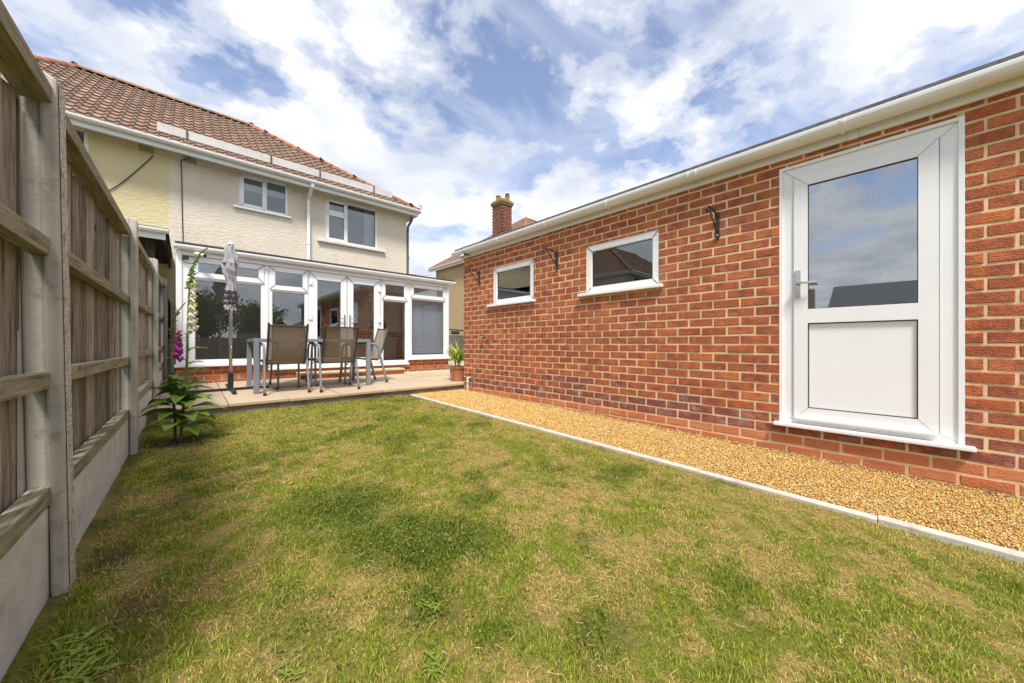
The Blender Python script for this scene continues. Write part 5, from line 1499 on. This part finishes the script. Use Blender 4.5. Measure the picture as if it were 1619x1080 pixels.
# potted plant
px_, py_ = 3.70, 5.52
pzz = patio_z(py_) + 0.002
t = thing('potted_plant', (px_, py_, pzz), 'spiky green plant in a terracotta pot at the garage corner', 'plant')
B().lathe([(0.0, 0.0), (0.125, 0.0), (0.150, 0.225), (0.165, 0.225), (0.170, 0.262), (0.155, 0.262), (0.145, 0.225), (0.0, 0.222)], (px_, py_, pzz), 28).build('pot', TERRA, t, smooth=False)
B().lathe([(0.143, 0.0), (0.07, 0.012), (0.0, 0.008)], (px_, py_, pzz + 0.225), 20).build('compost', SOIL, t)
for k in range(3):
    a = k * 2.1
    B().tube([(px_ + 0.04 * math.cos(a), py_ + 0.04 * math.sin(a), pzz + 0.23), (px_ + 0.05 * math.cos(a), py_ + 0.05 * math.sin(a), pzz + 0.36)], [0.013, 0.010], 7).build('stem', STEM_D, t)
for k in range(44):
    a = k * 2.399 + random.uniform(-0.3, 0.3); el = random.uniform(0.35, 1.42)
    b3 = k % 3 * 2.1
    leaf_mb((px_ + 0.045 * math.cos(b3), py_ + 0.045 * math.sin(b3), pzz + random.uniform(0.29, 0.38)), a, el, random.uniform(0.28, 0.44), 0.040, random.uniform(0.2, 1.0), 0.35, 6).build('leaf', YUCCA if random.random() < 0.93 else YUCCA_D, t, smooth=True)

# lawn weeds (dandelion-like rosettes)
WEED = leafy('weed leaf', (0.16, 0.235, 0.024), (0.27, 0.33, 0.045))
def weed(x, y, n, L, label, seed, sp=0.010):
    random.seed(seed)
    zz = float(lawn_z(y))
    t = thing('lawn_weed', (x, y, zz), label, 'weed', 'broad leaved weeds in the lawn')
    for k in range(n):
        leaf_mb((x + random.gauss(0, sp), y + random.gauss(0, sp * 1.6), zz + 0.004), k * 2.4 + random.uniform(-.3, .3), random.uniform(0.08, 0.5), L * random.uniform(0.5, 1.1), L * random.uniform(0.09, 0.16), random.uniform(0.2, 0.9), 0.3, 6, 0, random.uniform(-.6, .6)).build('leaf', WEED, t, smooth=True)
weed(-0.225, 1.60, 60, 0.065, 'clump of bright weed leaves against the gravel board at the bottom left', 3, 0.028)
weed(-0.215, 1.46, 60, 0.065, 'weed rosette nearest the camera beside the first gravel board', 4, 0.030)
weed(0.605, 1.05, 20, 0.048, 'dandelion rosette in the dark clover patch', 5)
weed(0.20, 1.10, 18, 0.042, 'weed rosette in the lawn left of the clover patch', 6)
weed(0.50, 0.86, 18, 0.048, 'long leaved weed at the bottom edge of the lawn', 8)
weed(-0.21, 2.02, 9, 0.05, 'small weed at the foot of the leaning concrete post', 9)
weed(1.98, 1.15, 10, 0.055, 'small weed beside the kerb in front of the garage', 10)
weed(2.48, 2.30, 9, 0.05, 'low weed tight against the kerb', 12)
weed(0.02, 2.40, 12, 0.06, 'flat weed in the left part of the lawn', 13)
random.seed(99)
# scattered bark chips on the lawn
for k, (x, y, lab) in enumerate(((-0.06, 2.63, 'curled brown bark chip on the left of the lawn'), (0.33, 3.35, 'small dark chip lying in the lawn'),)):
    zz = float(lawn_z(y)) + 0.030
    o = leaf_mb((x, y, zz), 0.6, 0.05, 0.07, 0.025, 0.5, 0.5, 5).build('bark_chip', simple('bark chip', (0.13, 0.10, 0.07), 0.95), None)
    tag(o, lab, 'bark')

# ------------------------------------------------------------------ what stands behind the camera (seen in the panes)
t = thing('outbuilding', (-9.5, 1, -0.3), 'low grey roofed outbuilding reflected in the garage door glass', 'outbuilding')
B().box(-12, -8.5, -3.0, 3.2, -0.3, 1.9).build('wall', OCHRE, t)
B().prism([(-12.3, 1.9), (-8.2, 1.9), (-10.2, 3.0)], 'y', -3.2, 1.6).build('roof', FELT, t)
t = thing('bungalow', (9, -16, -0.3), 'brick bungalow with white bargeboards reflected in the conservatory glass', 'bungalow')
B().box(5.5, 12.5, -20, -14, -0.3, 1.9).build('wall', BRICK_OLD, t)
B().prism([(5.0, 1.9), (13.0, 1.9), (9.0, 3.6)], 'y', -20.4, -13.7).build('roof', DARKROOF, t)
B().prism([(4.9, 1.85), (5.2, 1.85), (9.0, 3.48), (12.8, 1.85), (13.1, 1.85), (9.0, 3.68)], 'y', -13.68, -13.64).build('bargeboard', UPVC, t)
t = thing('back_fence', (0, -8, -0.3), 'boarded fence at the far end of the garden behind the camera', 'fence')
for k in range(90):
    a = -8 + k * 0.18
    B().box(a, a + 0.172, -8.02, -8.0, -0.3, 1.25 + random.uniform(-.01, .01)).build('board', BOARD, t)
def tree(x, y, h, r, label, seed, n=5200):
    t = thing('garden_tree', (x, y, -0.3), label, 'tree', 'trees behind the garden')
    r_ = np.random.default_rng(seed)
    m = B().tube(catmull([(x, y, -0.3), (x + 0.1, y, h * 0.3), (x - 0.1, y + 0.1, h * 0.7)], 4), [0.22 - 0.015 * k for k in range(9)], 8)
    for k in range(6):
        a = k * 1.05; z0 = h * (0.28 + 0.06 * k)
        m.tube([(x, y, z0), (x + r * 0.4 * math.cos(a), y + r * 0.4 * math.sin(a), z0 + h * 0.12), (x + r * 0.75 * math.cos(a), y + r * 0.75 * math.sin(a), z0 + h * 0.22)], [0.09, 0.06, 0.02], 6)
    m.build('trunk', BARK, t, smooth=True)
    cl = r_.normal(0, 1, (46, 3)); cl /= np.linalg.norm(cl, axis=1)[:, None]
    cl = cl * (r_.random((46, 1)) ** 0.4) * np.array([[r, r, h * 0.33]]) * 0.85 + np.array([[x, y, h * 0.64]])
    c = cl[r_.integers(0, 46, n)] + r_.normal(0, 1, (n, 3)) * r * 0.17
    s = r_.uniform(0.06, 0.13, n)
    u = r_.normal(0, 1, (n, 3)); u /= np.linalg.norm(u, axis=1)[:, None]; v = np.cross(u, r_.normal(0, 1, (n, 3))); v /= np.linalg.norm(v, axis=1)[:, None]
    V = np.stack([c + u * s[:, None], c + v * s[:, None] * .5, c - u * s[:, None], c - v * s[:, None] * .5], 1)
    o = np_mesh('crown', V.reshape(-1, 3) - np.array([[x, y, -0.3]]), np.arange(n * 4).reshape(n, 4), TREELEAF)
    o.parent = t
tree(0.6, -12, 4.3, 1.9, 'broad green tree left of the bungalow behind the garden', 1)
tree(-8.5, -9, 5.2, 2.3, 'smaller tree beyond the back fence', 2)
tree(3.6, -14, 4.0, 1.5, 'rounded green tree beside the left end of the bungalow', 5)
tree(14, -22, 7.5, 3.0, 'tall tree behind the brick bungalow', 3)
tree(-13, 6, 4.6, 2.0, 'bushy tree in the gardens beyond the left fence', 4)
